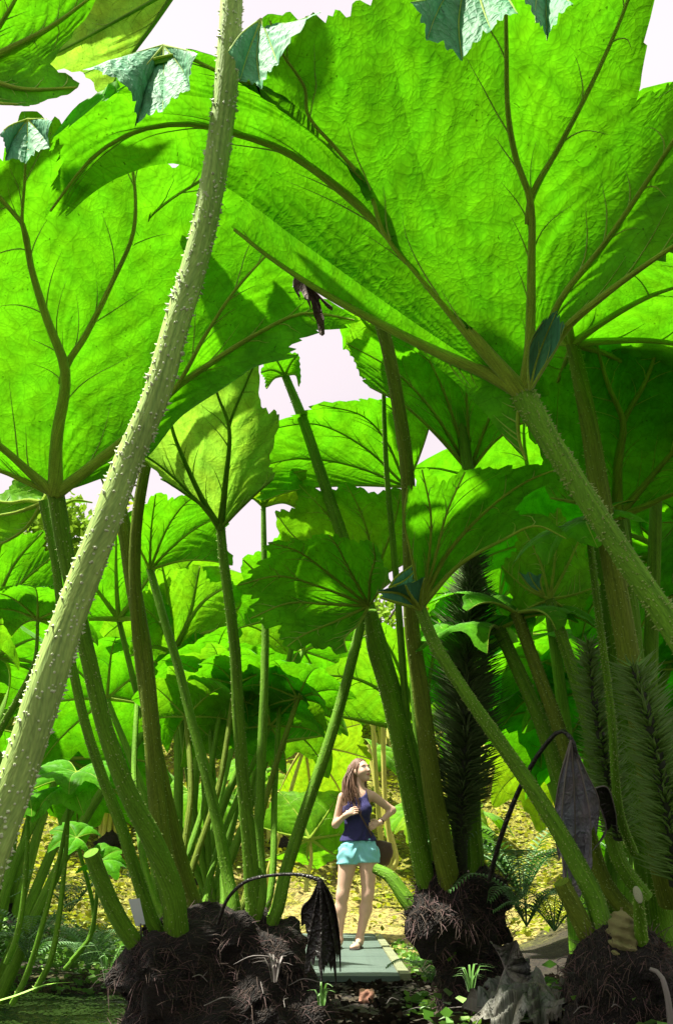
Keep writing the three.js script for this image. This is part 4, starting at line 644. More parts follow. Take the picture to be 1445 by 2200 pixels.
// surveyed leaves in the sunlit background around the person
{
  const t = thing('gunnera_plant', 'broad yellow backlit leaf on a pale stalk, left of the person in the clearing', 'plant', P(575, 1890, 9.6));
  surveyLeaf(t, [655, 1602], 9.6, [{ p: [[630, 1640], [600, 1700]], d: 10.0 }, { p: [[665, 1680], [670, 1770]], d: 10.4 }, { p: [[700, 1650], [750, 1735]], d: 10.2 }, { p: [[720, 1610], [800, 1632]], d: 9.75 }, { p: [[705, 1575], [775, 1555]], d: 9.3 }, { p: [[655, 1560], [650, 1500]], d: 9.0 }, { p: [[620, 1580], [575, 1575]], d: 9.45 }, { p: [[625, 1610], [580, 1640]], d: 9.8 }], { mat: M.leafBacklightTint, veinMat: M.stalkYellow, r0: 0.022, r1: 0.005, sideR: 0.005, tooth: 0.06, notch: 0.1, seed: 231 });
  surveyStalk(t, dz([[655, 1602, 8], [630, 1680, 10], [600, 1790, 12], [575, 1885, 14]], 9.6, 9.6), M.stalkYellow, { seed: 232 });
  const u = thing('gunnera_plant', 'low lime green leaf lit from above behind the person, left', 'plant', P(660, 1870, 9.0));
  surveyLeaf(u, [665, 1800], 8.8, [{ p: [[610, 1830], [560, 1850]] }, { p: [[660, 1840], [680, 1868]] }, { p: [[720, 1835], [770, 1845]] }, { p: [[740, 1790], [790, 1780]] }, { p: [[700, 1750], [730, 1700]] }, { p: [[640, 1750], [600, 1700]] }, { p: [[610, 1790], [540, 1770]] }], { mat: M.leafFresh, hint: V(0, 0.8, 0.6), dt: 9.2, r0: 0.02, r1: 0.004, sideR: 0.005, tooth: 0.06, notch: 0.1, seed: 233 });
  surveyStalk(u, dz([[665, 1800, 9], [668, 1850, 10], [660, 1885, 12]], 8.85, 9.0), M.stalkYellow, { seed: 234 });
  const w = thing('gunnera_plant', 'pale yellow upright stalks and leaf behind the person, right', 'plant', P(835, 1860, 9.8));
  for (const [i, q] of [[800, 1540, 826, 1850], [822, 1560, 838, 1860], [790, 1600, 850, 1850]].entries()) surveyStalk(w, dz([[q[0], q[1], 12], [(q[0] + q[2]) / 2 - 4, (q[1] + q[3]) / 2, 13], [q[2], q[3], 15]], 9.9 + 0.2 * i, 9.8), M.stalkYellow, { seed: 235 + i });
  surveyLeaf(w, [800, 1542], 10.2, [{ p: [[760, 1530], [720, 1500]] }, { p: [[780, 1505], [770, 1440]] }, { p: [[820, 1500], [840, 1440]] }, { p: [[850, 1530], [920, 1490]] }], { mat: M.leafBacklightTint, veinMat: M.stalkYellow, dt: 9.8, r0: 0.025, r1: 0.006, sideR: 0.006, tooth: 0.06, notch: 0.12, seed: 238 });
  // mid-distance leaves that arch over the view
  const m = thing('gunnera_plant', 'bright green arching leaves above the person, behind the thick stalks', 'plant', P(1010, 1960, 5.6));
  surveyLeaf(m, [905, 1560], 5.4, [{ p: [[840, 1560], [760, 1545], [680, 1530]] }, { p: [[840, 1500], [770, 1460], [690, 1450]] }, { p: [[870, 1470], [840, 1400], [800, 1340]] }, { p: [[920, 1470], [930, 1400], [920, 1320]] }, { p: [[960, 1520], [1010, 1470], [1050, 1400]] }, { p: [[970, 1570], [1040, 1580]] }], { mat: M.leafFresh, dt: 5.0, r0: 0.022, r1: 0.005, sideR: 0.005, tooth: 0.06, notch: 0.1, seed: 241, NS: 20 });
  surveyStalk(m, dz([[905, 1560, 16], [930, 1700, 18], [1010, 1960, 24]], 5.4, 5.6), M.stalk, { seed: 242 });
  const l = thing('gunnera_plant', 'fresh green leaves in the middle of the left clump, backlit', 'plant', P(470, 1960, 4.6));
  const lf = (h, d, vs, mat, seed, dt) => { surveyLeaf(l, h, d, vs.map(p => ({ p })), { mat, dt: dt ?? d - 0.3, r0: 0.016, r1: 0.004, sideR: 0.004, tooth: 0.06, notch: 0.12, seed, NS: 18 }); surveyStalk(l, dz([[h[0], h[1], 14], [lerp(h[0], 460, 0.4), lerp(h[1], 1960, 0.5), 17], [465, 1960, 22]], d, 4.6), M.stalk, { seed: seed + 1, n: 20 }); };
  lf([372, 1402], 4.3, [[[330, 1390], [280, 1410]], [[345, 1340], [290, 1290]], [[365, 1300], [345, 1200]], [[405, 1330], [430, 1215]], [[430, 1300], [495, 1255]], [[440, 1360], [500, 1350]]], M.leafFresh, 251);
  lf([560, 1600], 4.6, [[[520, 1560], [500, 1500]], [[545, 1520], [550, 1420]], [[590, 1500], [640, 1400]], [[640, 1540], [720, 1480]], [[630, 1590], [700, 1580]]], M.leaf, 253, 4.9);
  lf([255, 1330], 4.4, [[[200, 1330], [130, 1340]], [[210, 1270], [150, 1200]], [[250, 1240], [250, 1150]], [[300, 1270], [350, 1200]], [[310, 1330], [370, 1350]]], M.leaf, 255);
  lf([430, 1500], 4.4, [[[390, 1510], [330, 1540]], [[390, 1460], [330, 1420]], [[425, 1430], [420, 1360]], [[470, 1450], [510, 1390]], [[480, 1510], [530, 1520]]], M.leaf, 257);
  lf([640, 1330], 4.8, [[[590, 1330], [510, 1350]], [[590, 1270], [520, 1200]], [[630, 1240], [620, 1130]], [[690, 1260], [750, 1150]], [[710, 1320], [800, 1300]]], M.leaf, 259);
}

// trees closing the view
{
  const bark = new THREE.MeshPhysicalMaterial({ color: rgb(0.12, 0.09, 0.06), map: rep(soilMap, 2), bumpMap: rep(soilBump, 2), bumpScale: 0.03, roughness: 0.95 });
  const tl = [[0.2, 0.36, 0.02], [0.34, 0.42, 0.02], [0.28, 0.42, 0.03]].map(c => new THREE.MeshPhysicalMaterial({ color: rgb(...c), roughness: 1, transmission: 0.4, thickness: 0, specularIntensity: 0.2, side: THREE.DoubleSide }));
  const where = [[-7.5, -19, 4.5, 'far left'], [-4.6, -21, 4, 'left'], [-1.8, -21.5, 3.6, 'left of centre'], [1.0, -21.5, 3.6, 'behind the person'], [3.8, -20.5, 4.6, 'right of the clearing'], [6.8, -18, 5.2, 'far right']];
  where.forEach(([x, z, h, w], i) => {
    const y = groundY(x, z), r = rng(300 + i), t = thing('background_tree', `leafy tree closing the background, ${w}`, 'tree', V(x, y, z));
    const mb = new MB(), top = V(x + 0.3 * (r() - 0.5), y + h * 0.85, z); addTube(mb, [V(x, y - 0.1, z), V(x + 0.1, y + h * 0.4, z), top], [0.16, 0.1, 0.02], { n: 10, rs: 8, wob: 0.2 });
    const clumps = []; for (let k = 0; k < 26; k++) { const a = r() * 6.28, rr = Math.sqrt(r()) * 2.0; clumps.push(V(x + Math.cos(a) * rr, y + h * (0.02 + 0.93 * Math.pow(r(), 1.3)), z + Math.sin(a) * rr * 0.7)); }
    for (const c of clumps) if (r() < 0.6) addTube(mb, [V(x, lerp(y, c.y, 0.6), z), c.clone().lerp(V(x, c.y, z), 0.4).add(V(0, 0.1, 0)), c], [0.04, 0.02, 0.006], { n: 5, rs: 5, cap: false });
    part('trunk', mb.geo(), bark, t);
    const lf = new MB();
    for (const c of clumps) for (let k = 0; k < 230; k++) {
      const d = V(r() - 0.5, r() - 0.5, r() - 0.5).normalize().multiplyScalar(0.75 * Math.cbrt(r())), p = c.clone().add(d), n = V(r() - 0.5, r() * 0.9, r() - 0.5).normalize(), s = n.clone().cross(V(r(), r(), r())).normalize(), q = n.clone().cross(s), L = 0.16 + 0.14 * r();
      const a = lf.v(p), b = lf.v(p.clone().addScaledVector(s, L * 0.3).addScaledVector(q, L * 0.5)), e = lf.v(p.clone().addScaledVector(q, L)), g = lf.v(p.clone().addScaledVector(s, -L * 0.3).addScaledVector(q, L * 0.5)); lf.q(a, b, e, g);
    }
    part('crown', lf.geo(), tl[i % 3], t);
  });
}

// ---------------------------------------------------------------- dead leaves, ferns, grass, litter
{ // black dead leaf hanging from an arched stalk
  const t = thing('dead_leaf', 'shrivelled black leaf hanging from an arched dry stalk in front of the boardwalk', 'dead leaf', P(470, 1975, 2.75));
  surveyStalk(t, [[468, 1985, 2.78, 10], [490, 1930, 2.75, 9], [530, 1893, 2.72, 9], [590, 1880, 2.68, 8], [650, 1880, 2.62, 9], [690, 1892, 2.6, 12]], M.dead, { n: 30, rs: 8, name: 'dry_stalk', sink: 0 });
  surveyLeaf(t, [688, 1888], 2.6, [{ p: [[668, 1930], [650, 1950], [648, 1990]], d: 2.62 }, { p: [[675, 1960], [660, 2040], [655, 2090]], d: 2.55 }, { p: [[690, 1970], [690, 2060], [690, 2130]], d: 2.5 }, { p: [[705, 1950], [718, 2040], [722, 2120]], d: 2.58 }, { p: [[712, 1930], [728, 2010], [731, 2090]], d: 2.66 }], { mat: M.dead, veinMat: M.dead, NS: 26, NT: 12, tooth: 0.1, ragged: 0.25, notch: 0.12, crinkle: 0.012, r0: 0.005, r1: 0.002, side: false, bulge: 0.12, seed: 151 });
}
{ // grey-violet dead leaf on a snapped stalk
  const t = thing('dead_leaf', 'grey violet dead leaf hanging from a snapped black stalk on the right', 'dead leaf', P(1050, 1890, 2.6));
  surveyStalk(t, [[1050, 1890, 2.65, 13], [1078, 1790, 2.6, 13], [1120, 1685, 2.55, 13], [1165, 1608, 2.5, 12], [1205, 1570, 2.48, 12], [1228, 1590, 2.46, 12], [1238, 1630, 2.45, 10]], M.dead, { n: 30, rs: 8, name: 'dry_stalk', sink: 0 });
  surveyLeaf(t, [1226, 1590], 2.46, [{ p: [[1200, 1680], [1190, 1780], [1200, 1850]], d: 2.5 }, { p: [[1212, 1680], [1205, 1800], [1215, 1905]], d: 2.42 }, { p: [[1232, 1690], [1235, 1800], [1240, 1930]], d: 2.46 }, { p: [[1252, 1680], [1268, 1770], [1262, 1870]], d: 2.42 }, { p: [[1258, 1660], [1285, 1720], [1280, 1800]], d: 2.5 }], { mat: M.deadPurple, veinMat: M.fibreGrey, NS: 28, NT: 14, tooth: 0.08, ragged: 0.25, notch: 0.14, crinkle: 0.016, r0: 0.004, r1: 0.001, bulge: 0.3, K: 5, sideR: 0.0012, sideMat: M.fibreGrey, seed: 152 });
  surveyLeaf(t, [1262, 1700], 2.52, [{ p: [[1300, 1690], [1320, 1740], [1325, 1790]], d: 2.55 }, { p: [[1290, 1740], [1300, 1790], [1270, 1830]], d: 2.55 }], { mat: M.dead, veinMat: M.fibreGrey, NS: 16, NT: 8, ragged: 0.3, r0: 0.003, r1: 0.001, side: false, seed: 153, name: 'torn_lobe' });
}
{ // crumpled grey dead leaf on the bank
  const t = thing('dead_leaf', 'crumpled grey dead leaf lying on the bank at the bottom right', 'dead leaf', P(1130, 2150, 2.3));
  const c = P(1150, 2110, 2.42), vs = [], rr = rng(19); for (let i = 0; i < 10; i++) { const a = -2.9 + i * 0.62, L = 0.17 + 0.08 * rr(), pts = [c.clone()], k1 = 2 + 3 * rr(), k2 = rr() * 6; for (let k = 1; k <= 6; k++) { const u = k / 6, x = c.x + Math.cos(a + 0.3 * Math.sin(u * k1)) * L * u, z = c.z + Math.sin(a) * L * u; pts.push(V(x, c.y - 0.1 * u + 0.035 * Math.sin(u * 5 + k2) * u, z)); } vs.push({ pts }); }
  buildLeaf(t, vs, { hub: c, hint: V(0, 1, 0), mat: M.deadGrey, veinMat: M.fibreGrey, NS: 36, NT: 16, bulge: 0.3, crinkle: 0.05, notch: 0.2, ragged: 0.4, tooth: 0.1, r0: 0.004, r1: 0.001, K: 4, sideR: 0.001, sideMat: M.fibreGrey, seed: 154 });
  const t2 = thing('dead_leaf', 'small curled grey dead leaf beside the purple crown at the bottom', 'dead leaf', P(1090, 2080, 2.5));
  const c2 = P(1085, 2080, 2.5), v2 = []; for (let i = 0; i < 6; i++) { const a = -2 + i * 0.8, L = 0.08, pts = [c2.clone()]; for (let k = 1; k <= 3; k++) { const u = k / 3; pts.push(V(c2.x + Math.cos(a) * L * u, c2.y + Math.sin(a) * L * u + 0.01 * Math.sin(i * 3 + u), c2.z + 0.05 * u * u * Math.sin(i * 2))); } v2.push({ pts }); }
  buildLeaf(t2, v2, { hub: c2, hint: V(0, 0.2, 1), mat: M.deadGrey, veinMat: M.fibreGrey, NS: 16, NT: 10, bulge: 0.4, crinkle: 0.03, ragged: 0.2, r0: 0.003, r1: 0.001, side: false, seed: 155 });
  const t3 = thing('dead_stalk', 'pale arched dry stalk bending down at the bottom right corner', 'dead stalk', P(1400, 2090, 2.05));
  surveyStalk(t3, dz([[1396, 2082, 10], [1416, 2092, 13], [1430, 2130, 16], [1440, 2200, 18], [1444, 2280, 18]], 2.08, 2.0), M.fibreGrey, { n: 20, rs: 8, name: 'dry_stalk' });
}
{ // blank pale plate among the stalks
  const t = thing('pale_plate', 'small blank white plate standing among the stalks of the left clump', 'plant tag', P(292, 1985, 2.85));
  const a = P(276, 1932, 2.84), b = P(300, 1930, 2.86), c = P(312, 1985, 2.86), d = P(292, 1990, 2.84), mb = new MB(), n = b.clone().sub(a).cross(d.clone().sub(a)).normalize().multiplyScalar(0.0015);
  const f = [a, b, c, d].map(p => mb.v(p.clone().add(n))), k = [a, b, c, d].map(p => mb.v(p.clone().sub(n))); mb.q(f[0], f[3], f[2], f[1]); mb.q(k[0], k[1], k[2], k[3]); for (let i = 0; i < 4; i++) { const j = (i + 1) % 4; mb.q(f[i], f[j], k[j], k[i]); }
  part('plate', mb.geo(), new THREE.MeshPhysicalMaterial({ color: rgb(0.75, 0.78, 0.85), roughness: 0.35 }), t);
  const sk = new MB(); addTube(sk, [P(302, 1984, 2.85), P(305, 2030, 2.85)], 0.003, { n: 2, rs: 6 }); part('pin', sk.geo(), M.fibreGrey, t);
}
function fern(label, base, fronds, L, seed, a0 = 0, a1 = 6.28, mat = M.fern) {
  const t = thing('fern', label, 'fern', base), r = rng(seed);
  for (let i = 0; i < fronds; i++) {
    const a = lerp(a0, a1, (i + r() * 0.6) / fronds), out = V(Math.cos(a), 0, Math.sin(a)), l = L * (0.7 + 0.5 * r()), up = 0.5 + 0.6 * r(), pts = [base.clone(), base.clone().addScaledVector(out, l * 0.3).add(V(0, l * 0.5 * up, 0)), base.clone().addScaledVector(out, l * 0.7).add(V(0, l * 0.65 * up, 0)), base.clone().addScaledVector(out, l).add(V(0, l * 0.45 * up, 0))];
    const mb = new MB(), fr = addTube(mb, pts, [0.003, 0.0015, 0.0006], { n: 26, rs: 4, cap: false });
    fr.forEach((f, k) => { if (k < 3) return; const w = l * 0.2 * Math.sin(Math.PI * Math.pow(k / 27, 0.8)) + 0.004, s = f.t.clone().cross(V(0, 1, 0)).normalize();
      for (const q of [-1, 1]) { const d = s.clone().multiplyScalar(q).addScaledVector(f.t, 0.45).normalize(); addBlade(mb, [f.p, f.p.clone().addScaledVector(d, w * 0.6).add(V(0, 0.004, 0)), f.p.clone().addScaledVector(d, w).add(V(0, -0.008, 0))], [l * 0.013, l * 0.015, 0.0005], V(0, 1, 0), 3); } });
    part('frond', mb.geo(), mat, t);
  }
}
fern('dark green fern between the flower spike and the grey violet dead leaf', P(1120, 1930, 3.3), 11, 0.38, 401);
fern('fern low beside the shaggy crown, right of it', P(1130, 1990, 3.0), 9, 0.26, 402);
fern('fern growing on the dark bank at the far left', P(60, 2060, 5.2), 10, 0.42, 403);
fern('fern on the bank left of the clump mound', P(190, 2080, 4.6), 10, 0.36, 404);
fern('fern at the foot of the boardwalk, right side', P(925, 2110, 4.6), 9, 0.28, 405);
fern('fern on the far side of the stream near the yellow moss', P(150, 1960, 7.4), 11, 0.55, 406);
fern('fern right of the bright slanting stalk base', P(1190, 2000, 2.9), 8, 0.22, 407);

function groundCover(name, label, cat, n, mat, area, size, seed) { // uncountable small leaves
  const mb = new MB(), a = mb.v(V(0, 0, 0), 0, 0), b = mb.v(V(0.3, 0.08, 0.45), 0, 0), c = mb.v(V(0, 0.03, 1), 0, 0), d = mb.v(V(-0.3, 0.08, 0.45), 0, 0), e = mb.v(V(0, 0.02, 0.5), 0, 0); mb.t(a, b, e); mb.t(b, c, e); mb.t(c, d, e); mb.t(d, a, e);
  const im = new THREE.InstancedMesh(mb.geo(), mat, n), r = rng(seed), m = new THREE.Matrix4(), col = new THREE.Color(); let k = 0, guard = 0;
  while (k < n && guard++ < n * 30) {
    const p = area(r); if (!p) continue; const s = size * (0.5 + 1.1 * r());
    m.compose(p, new THREE.Quaternion().setFromEuler(new THREE.Euler((r() - 0.75) * 1.3, r() * 6.28, (r() - 0.5) * 0.9)), V(s, s, s)); im.setMatrixAt(k, m); const v = 0.6 + 0.7 * r(); im.setColorAt(k++, col.setRGB(v * (0.9 + 0.4 * r()), v, v * 0.8));
  }
  im.count = k; im.name = name; im.userData = { kind: 'stuff', label, category: cat }; im.castShadow = im.receiveShadow = true; scene.add(im);
}
const onGround = (x, z, up = 0) => V(x, groundY(x, z) + up, z);
groundCover('bank_plants', 'low leafy ground cover on the bank beyond the stream', 'ground cover', 9000, M.grass, r => { const x = -0.75 - 3.2 * r(), z = -6.4 - 3.2 * r(); if (fbm(x * 1.3, z * 1.3) < -0.25) return null; return onGround(x, z, 0.02 + 0.16 * r() * (0.6 + nz(x * 2, z * 2))); }, 0.055, 501);
groundCover('moss_tufts', 'yellow green low growth along the clearing edges', 'ground cover', 16000, new THREE.MeshPhysicalMaterial({ color: rgb(0.34, 0.44, 0.03), roughness: 1, transmission: 0.3, thickness: 0, side: THREE.DoubleSide }), r => { const x = -5 + 9 * r(), z = -9.5 - 9 * r(); if (Math.abs(x - lerp(0.15, 1, (-7.6 - z) / 11)) < lerp(0.75, 2.0, sm(-7.6, -12, z)) && z > -12.6 && r() < 0.95) return null; return onGround(x, z, 0.02 + 0.14 * r()); }, 0.075, 502);
groundCover('leaf_litter', 'dark rotting leaf litter on the soil around the clumps', 'leaf litter', 13000, new THREE.MeshPhysicalMaterial({ color: rgb(0.035, 0.03, 0.02), roughness: 0.85, side: THREE.DoubleSide }), r => { const x = -0.8 + 3.4 * r(), z = -2.2 - 4.4 * r(); if (x > DECK_X0 && x < DECK_X1 && z < DECK_Z0 + 0.1) return null; return onGround(x, z, 0.012 * r()); }, 0.05, 503);
groundCover('bank_herbs', 'low green herbs on the soil between the right hand clumps', 'ground cover', 5200, M.grass, r => { const x = 0.35 + 2.0 * r(), z = -2.2 - 3.2 * r(); return onGround(x, z, 0.1 * r() * r()); }, 0.05, 505);
groundCover('walk_edge_plants', 'small green plants beside the boardwalk edge', 'ground cover', 1500, M.grass, r => { const x = r() < 0.7 ? 0.52 + 0.6 * r() : -0.5 - 0.5 * r(), z = -6.0 - 3 * r(); return onGround(x, z, 0.07 * r()); }, 0.05, 504);

function grassTuft(label, base, n, L, seed, mat = M.grass) {
  const t = thing('grass_tuft', label, 'grass tuft', base), r = rng(seed);
  for (let i = 0; i < n; i++) { const a = r() * 6.28, l = L * (0.5 + 0.7 * r()), o = V(Math.cos(a), 0, Math.sin(a)), mb = new MB(); addBlade(mb, [base.clone().addScaledVector(o, 0.008), base.clone().addScaledVector(o, l * 0.3).add(V(0, l * 0.6, 0)), base.clone().addScaledVector(o, l * 0.75).add(V(0, l * 0.55, 0))], [0.003, 0.0035, 0.0004], V(0.1, 1, 0.1), 5); part('blade', mb.geo(), mat, t); }
}
grassTuft('small green sprig on the soil at the bottom, right of centre', P(1010, 2130, 2.6), 16, 0.11, 601);
grassTuft('small bright sprig at the bottom centre before the black leaf', P(690, 2160, 2.5), 11, 0.09, 602);
grassTuft('grass tuft at the water edge left of the mound', P(230, 2110, 3.6), 16, 0.2, 603);
grassTuft('pale dry grass tuft on the mound front', P(590, 2110, 2.62), 9, 0.12, 604, M.fibreGrey);
{ // long bright blade over the water
  const t = thing('long_grass', 'single long bright grass blade reaching over the water from the left edge', 'grass', P(-40, 2160, 3)), mb = new MB();
  addBlade(mb, [P(-60, 2165, 3), P(30, 2140, 3.05), P(100, 2115, 3.1), P(160, 2110, 3.15)], [0.004, 0.005, 0.0006], V(0, 1, 0.5), 10); part('blade', mb.geo(), new THREE.MeshPhysicalMaterial({ color: rgb(0.25, 0.5, 0.05), roughness: 0.6, side: THREE.DoubleSide }), t);
}
{ // reddish brick-like fragment lying in front of the walk
  const f = (x, y, z) => { const c = P(785, 2140, 4.6); return Math.max(Math.abs(x - c.x) - 0.035, Math.abs(y - c.y) - 0.025, Math.abs(z - c.z) - 0.03) + 0.02 * fbm(x * 20, y * 20, z * 20); }, c = P(785, 2140, 4.6);
  solo('stone', surfaceNets(f, c.clone().addScalar(-0.09), c.clone().addScalar(0.09), 0.007), new THREE.MeshPhysicalMaterial({ color: rgb(0.5, 0.25, 0.17), bumpMap: rep(fineBump, 12), bumpScale: 0.004, roughness: 0.85 }), { label: 'small pale red stone on the dark soil before the boardwalk', category: 'stone' });
}

{ // dry twigs strewn over the near soil and mounds
  const r = rng(811), spots = [[560, 2120, 2.62], [610, 2150, 2.6], [480, 2150, 2.58], [650, 2110, 2.75], [760, 2165, 4.2], [840, 2150, 4.0], [900, 2170, 3.6], [950, 2150, 3.4], [1000, 2165, 2.9], [1250, 2170, 2.15], [1320, 2160, 2.1], [700, 2185, 3.9], [870, 2120, 4.6], [540, 2060, 2.75], [1210, 2060, 2.5], [430, 2100, 2.62]];
  spots.forEach(([x, y, d]) => {
    const c = P(x, y, d), t = thing('twig', 'thin dry twig lying on the dark soil at the bottom', 'twig', c, 'dry twigs on the near soil'), a = r() * 6.28, L = 0.04 + 0.05 * r(), o = V(Math.cos(a), 0.25 * (r() - 0.4), Math.sin(a) * 0.6), mb = new MB();
    addTube(mb, [c.clone().addScaledVector(o, -L), c.clone().add(V(0, 0.012 * r(), 0)), c.clone().addScaledVector(o, L).add(V(0.02 * r(), -0.01, 0))], [0.0012, 0.0018, 0.0008], { n: 8, rs: 5 }); part('stem', mb.geo(), M.fibreGrey, t);
    const m2 = new MB(); addTube(m2, [c.clone().addScaledVector(o, L * 0.3), c.clone().addScaledVector(o, L * 0.6).add(V(0.01, 0.02, 0.01))], [0.001, 0.0004], { n: 3, rs: 4 }); part('side_shoot', m2.geo(), M.fibreGrey, t);
  });
}

// ---------------------------------------------------------------- person on the boardwalk
{
  const ox = 0.14, oz = -8.62, K = 1 / 250, px0 = 762;
  const J = (x, y, z = 0) => V(ox + (x - px0) * K * 1.06, (2040 - y) * K, oz + z);
  const t = thing('person', 'person in navy tank top and aqua shorts standing on the boardwalk looking up', 'person', V(ox, 0, oz));
  const B = []; const bone = (a, b, ra, rb) => B.push([a, b, ra, rb]);
  const torso = [], T = (a, b, ra, rb) => torso.push([a, b, ra, rb]);
  T(J(762, 1712, -0.01), J(795, 1710, -0.01), 0.062, 0.062); T(J(776, 1725, 0), J(776, 1762, 0), 0.108, 0.094); T(J(776, 1762, 0), J(777, 1800, 0), 0.092, 0.098); T(J(765, 1832, -0.01), J(792, 1832, -0.01), 0.108, 0.108);
  T(J(758, 1742, 0.075), J(758, 1744, 0.075), 0.05, 0.05); T(J(794, 1742, 0.075), J(794, 1744, 0.075), 0.05, 0.05);
  const neck = [J(779, 1702, -0.012), J(782, 1672, 0), 0.048, 0.046];
  bone(J(743, 1714, -0.01), J(727, 1776, -0.05), 0.044, 0.034); bone(J(727, 1776, -0.05), J(749, 1758, 0.125), 0.034, 0.023);
  bone(J(811, 1712, -0.01), J(856, 1744, -0.07), 0.044, 0.034); bone(J(856, 1744, -0.07), J(826, 1773, 0.02), 0.034, 0.023);
  const legs = []; const L = (a, b, ra, rb) => legs.push([a, b, ra, rb]);
  L(J(756, 1848, 0), J(742, 1930, 0.015), 0.094, 0.053); L(J(742, 1928, 0.015), J(738, 1960, -0.012), 0.05, 0.054); L(J(738, 1960, -0.012), J(734, 2020, -0.03), 0.053, 0.032);
  L(J(799, 1848, 0), J(797, 1928, 0.02), 0.096, 0.054); L(J(797, 1928, 0.02), J(792, 1960, -0.008), 0.05, 0.055); L(J(792, 1960, -0.008), J(778, 2021, -0.02), 0.053, 0.032);
  L(J(734, 2022, -0.03), J(733, 2030, -0.05), 0.032, 0.03); L(J(734, 2026, -0.02), J(728, 2032.5, 0.12), 0.028, 0.019);
  L(J(778, 2022, -0.02), J(779, 2030, -0.04), 0.032, 0.03); L(J(778, 2026, 0), J(768, 2032.5, 0.13), 0.028, 0.02);
  for (let i = 0; i < 5; i++) { L(J(728 + (i - 2) * 3, 2034, 0.11), J(727 + (i - 2) * 3.6, 2035, 0.15 - 0.012 * Math.abs(i - 3)), 0.012, 0.009); L(J(768 + (i - 2) * 3, 2034, 0.12), J(766 + (i - 2) * 3.6, 2035, 0.165 - 0.012 * Math.abs(i - 1)), 0.012, 0.009); }
  const seg = (x, y, z, s, sz = 1) => capsule(x, y, (z - oz) / sz + oz, s[0], s[1], s[2], s[3]);
  const torsoD = (x, y, z) => { let d = 9; for (let i = 0; i < torso.length; i++) d = smin(d, seg(x, y, z, torso[i], i < 4 ? 0.78 : 1) * (i < 4 ? 0.85 : 1), 0.05); return d; };
  const legD = (x, y, z) => { let a = 9, b = 9; for (const s of legs) { const d = seg(x, y, z, s); if (s[0].x < J(767, 0).x) a = smin(a, d, 0.035); else b = smin(b, d, 0.035); } return smin(a, b, 0.015); };
  const bodyD = (x, y, z) => { let d = smin(torsoD(x, y, z), legD(x, y, z), 0.05); d = smin(d, seg(x, y, z, neck), 0.035); let l = Math.min(9, seg(x, y, z, B[0])), r = seg(x, y, z, B[2]); l = smin(l, seg(x, y, z, B[1]), 0.02); r = smin(r, seg(x, y, z, B[3]), 0.02); d = smin(d, l, y > 1.2 ? 0.03 : 0.004); return smin(d, r, y > 1.2 ? 0.03 : 0.004); };
  const body = surfaceNets(bodyD, J(715, 2042, -0.28), J(872, 1660, 0.3), 0.011);
  // head, face turned towards the picture's right and up
  const hc = J(785, 1655, 0.0), hq = new THREE.Quaternion().setFromEuler(new THREE.Euler(-0.26, 0.75, 0.05, 'YXZ')), hqi = hq.clone().invert(), tmp = V(0, 0, 0);
  const ell = (p, cx, cy, cz, rx, ry, rz) => { const k = Math.hypot((p.x - cx) / rx, (p.y - cy) / ry, (p.z - cz) / rz); return (k - 1) * Math.min(rx, ry, rz); };
  const headL = p => {
    let d = ell(p, 0, 0.03, -0.012, 0.073, 0.088, 0.09); d = smin(d, ell(p, 0, -0.03, 0.025, 0.056, 0.078, 0.062), 0.045); d = smin(d, ell(p, 0, -0.092, 0.062, 0.022, 0.018, 0.02), 0.03);
    d = smin(d, capsule(p.x, p.y, p.z, V(0, 0.012, 0.083), V(0, -0.028, 0.106), 0.008, 0.0125), 0.014);
    for (const s of [-1, 1]) { d = Math.max(d, -(ell(p, s * 0.03, 0.008, 0.098, 0.018, 0.012, 0.014)) * 0.6); d = smin(d, ell(p, s * 0.03, 0.03, 0.078, 0.024, 0.007, 0.008), 0.014); d = smin(d, ell(p, s * 0.036, -0.028, 0.06, 0.024, 0.022, 0.022), 0.03); d = smin(d, ell(p, s * 0.074, 0, -0.01, 0.01, 0.03, 0.018), 0.008); d = smin(d, ell(p, s * 0.031, 0.007, 0.077, 0.013, 0.011, 0.011), 0.004); }
    d = smin(d, ell(p, 0, -0.054, 0.085, 0.024, 0.0065, 0.011), 0.006); d = smin(d, ell(p, 0, -0.067, 0.082, 0.021, 0.0075, 0.011), 0.006);
    return d;
  };
  const headD = (x, y, z) => headL(tmp.set(x - hc.x, y - hc.y, z - hc.z).applyQuaternion(hqi));
  const head = surfaceNets(headD, hc.clone().addScalar(-0.15), hc.clone().addScalar(0.15), 0.0045);
  // hands: five bent fingers on a palm
  const hand = (wrist, palmEnd, n, thumbSide, curl, out) => {
    const d = palmEnd.clone().sub(wrist).normalize(), s = d.clone().cross(n).normalize(), bones = [[wrist, palmEnd.clone().addScaledVector(s, 0.018), 0.022, 0.014], [wrist, palmEnd.clone().addScaledVector(s, -0.018), 0.022, 0.014], [wrist, palmEnd, 0.023, 0.016]], f = [];
    [[-0.03, 0.055], [-0.011, 0.072], [0.009, 0.076], [0.028, 0.066]].forEach(([o, l], i) => { const a = palmEnd.clone().addScaledVector(s, o * thumbSide * 1.0), b = a.clone().addScaledVector(d, l * 0.48).addScaledVector(n, -curl * l * 0.18), c = b.clone().addScaledVector(d, l * 0.32).addScaledVector(n, -curl * l * 0.36), e = c.clone().addScaledVector(d, l * 0.1).addScaledVector(n, -curl * l * 0.25); f.push([[a, b, 0.0092, 0.0085], [b, c, 0.0085, 0.008], [c, e, 0.008, 0.0068]]); });
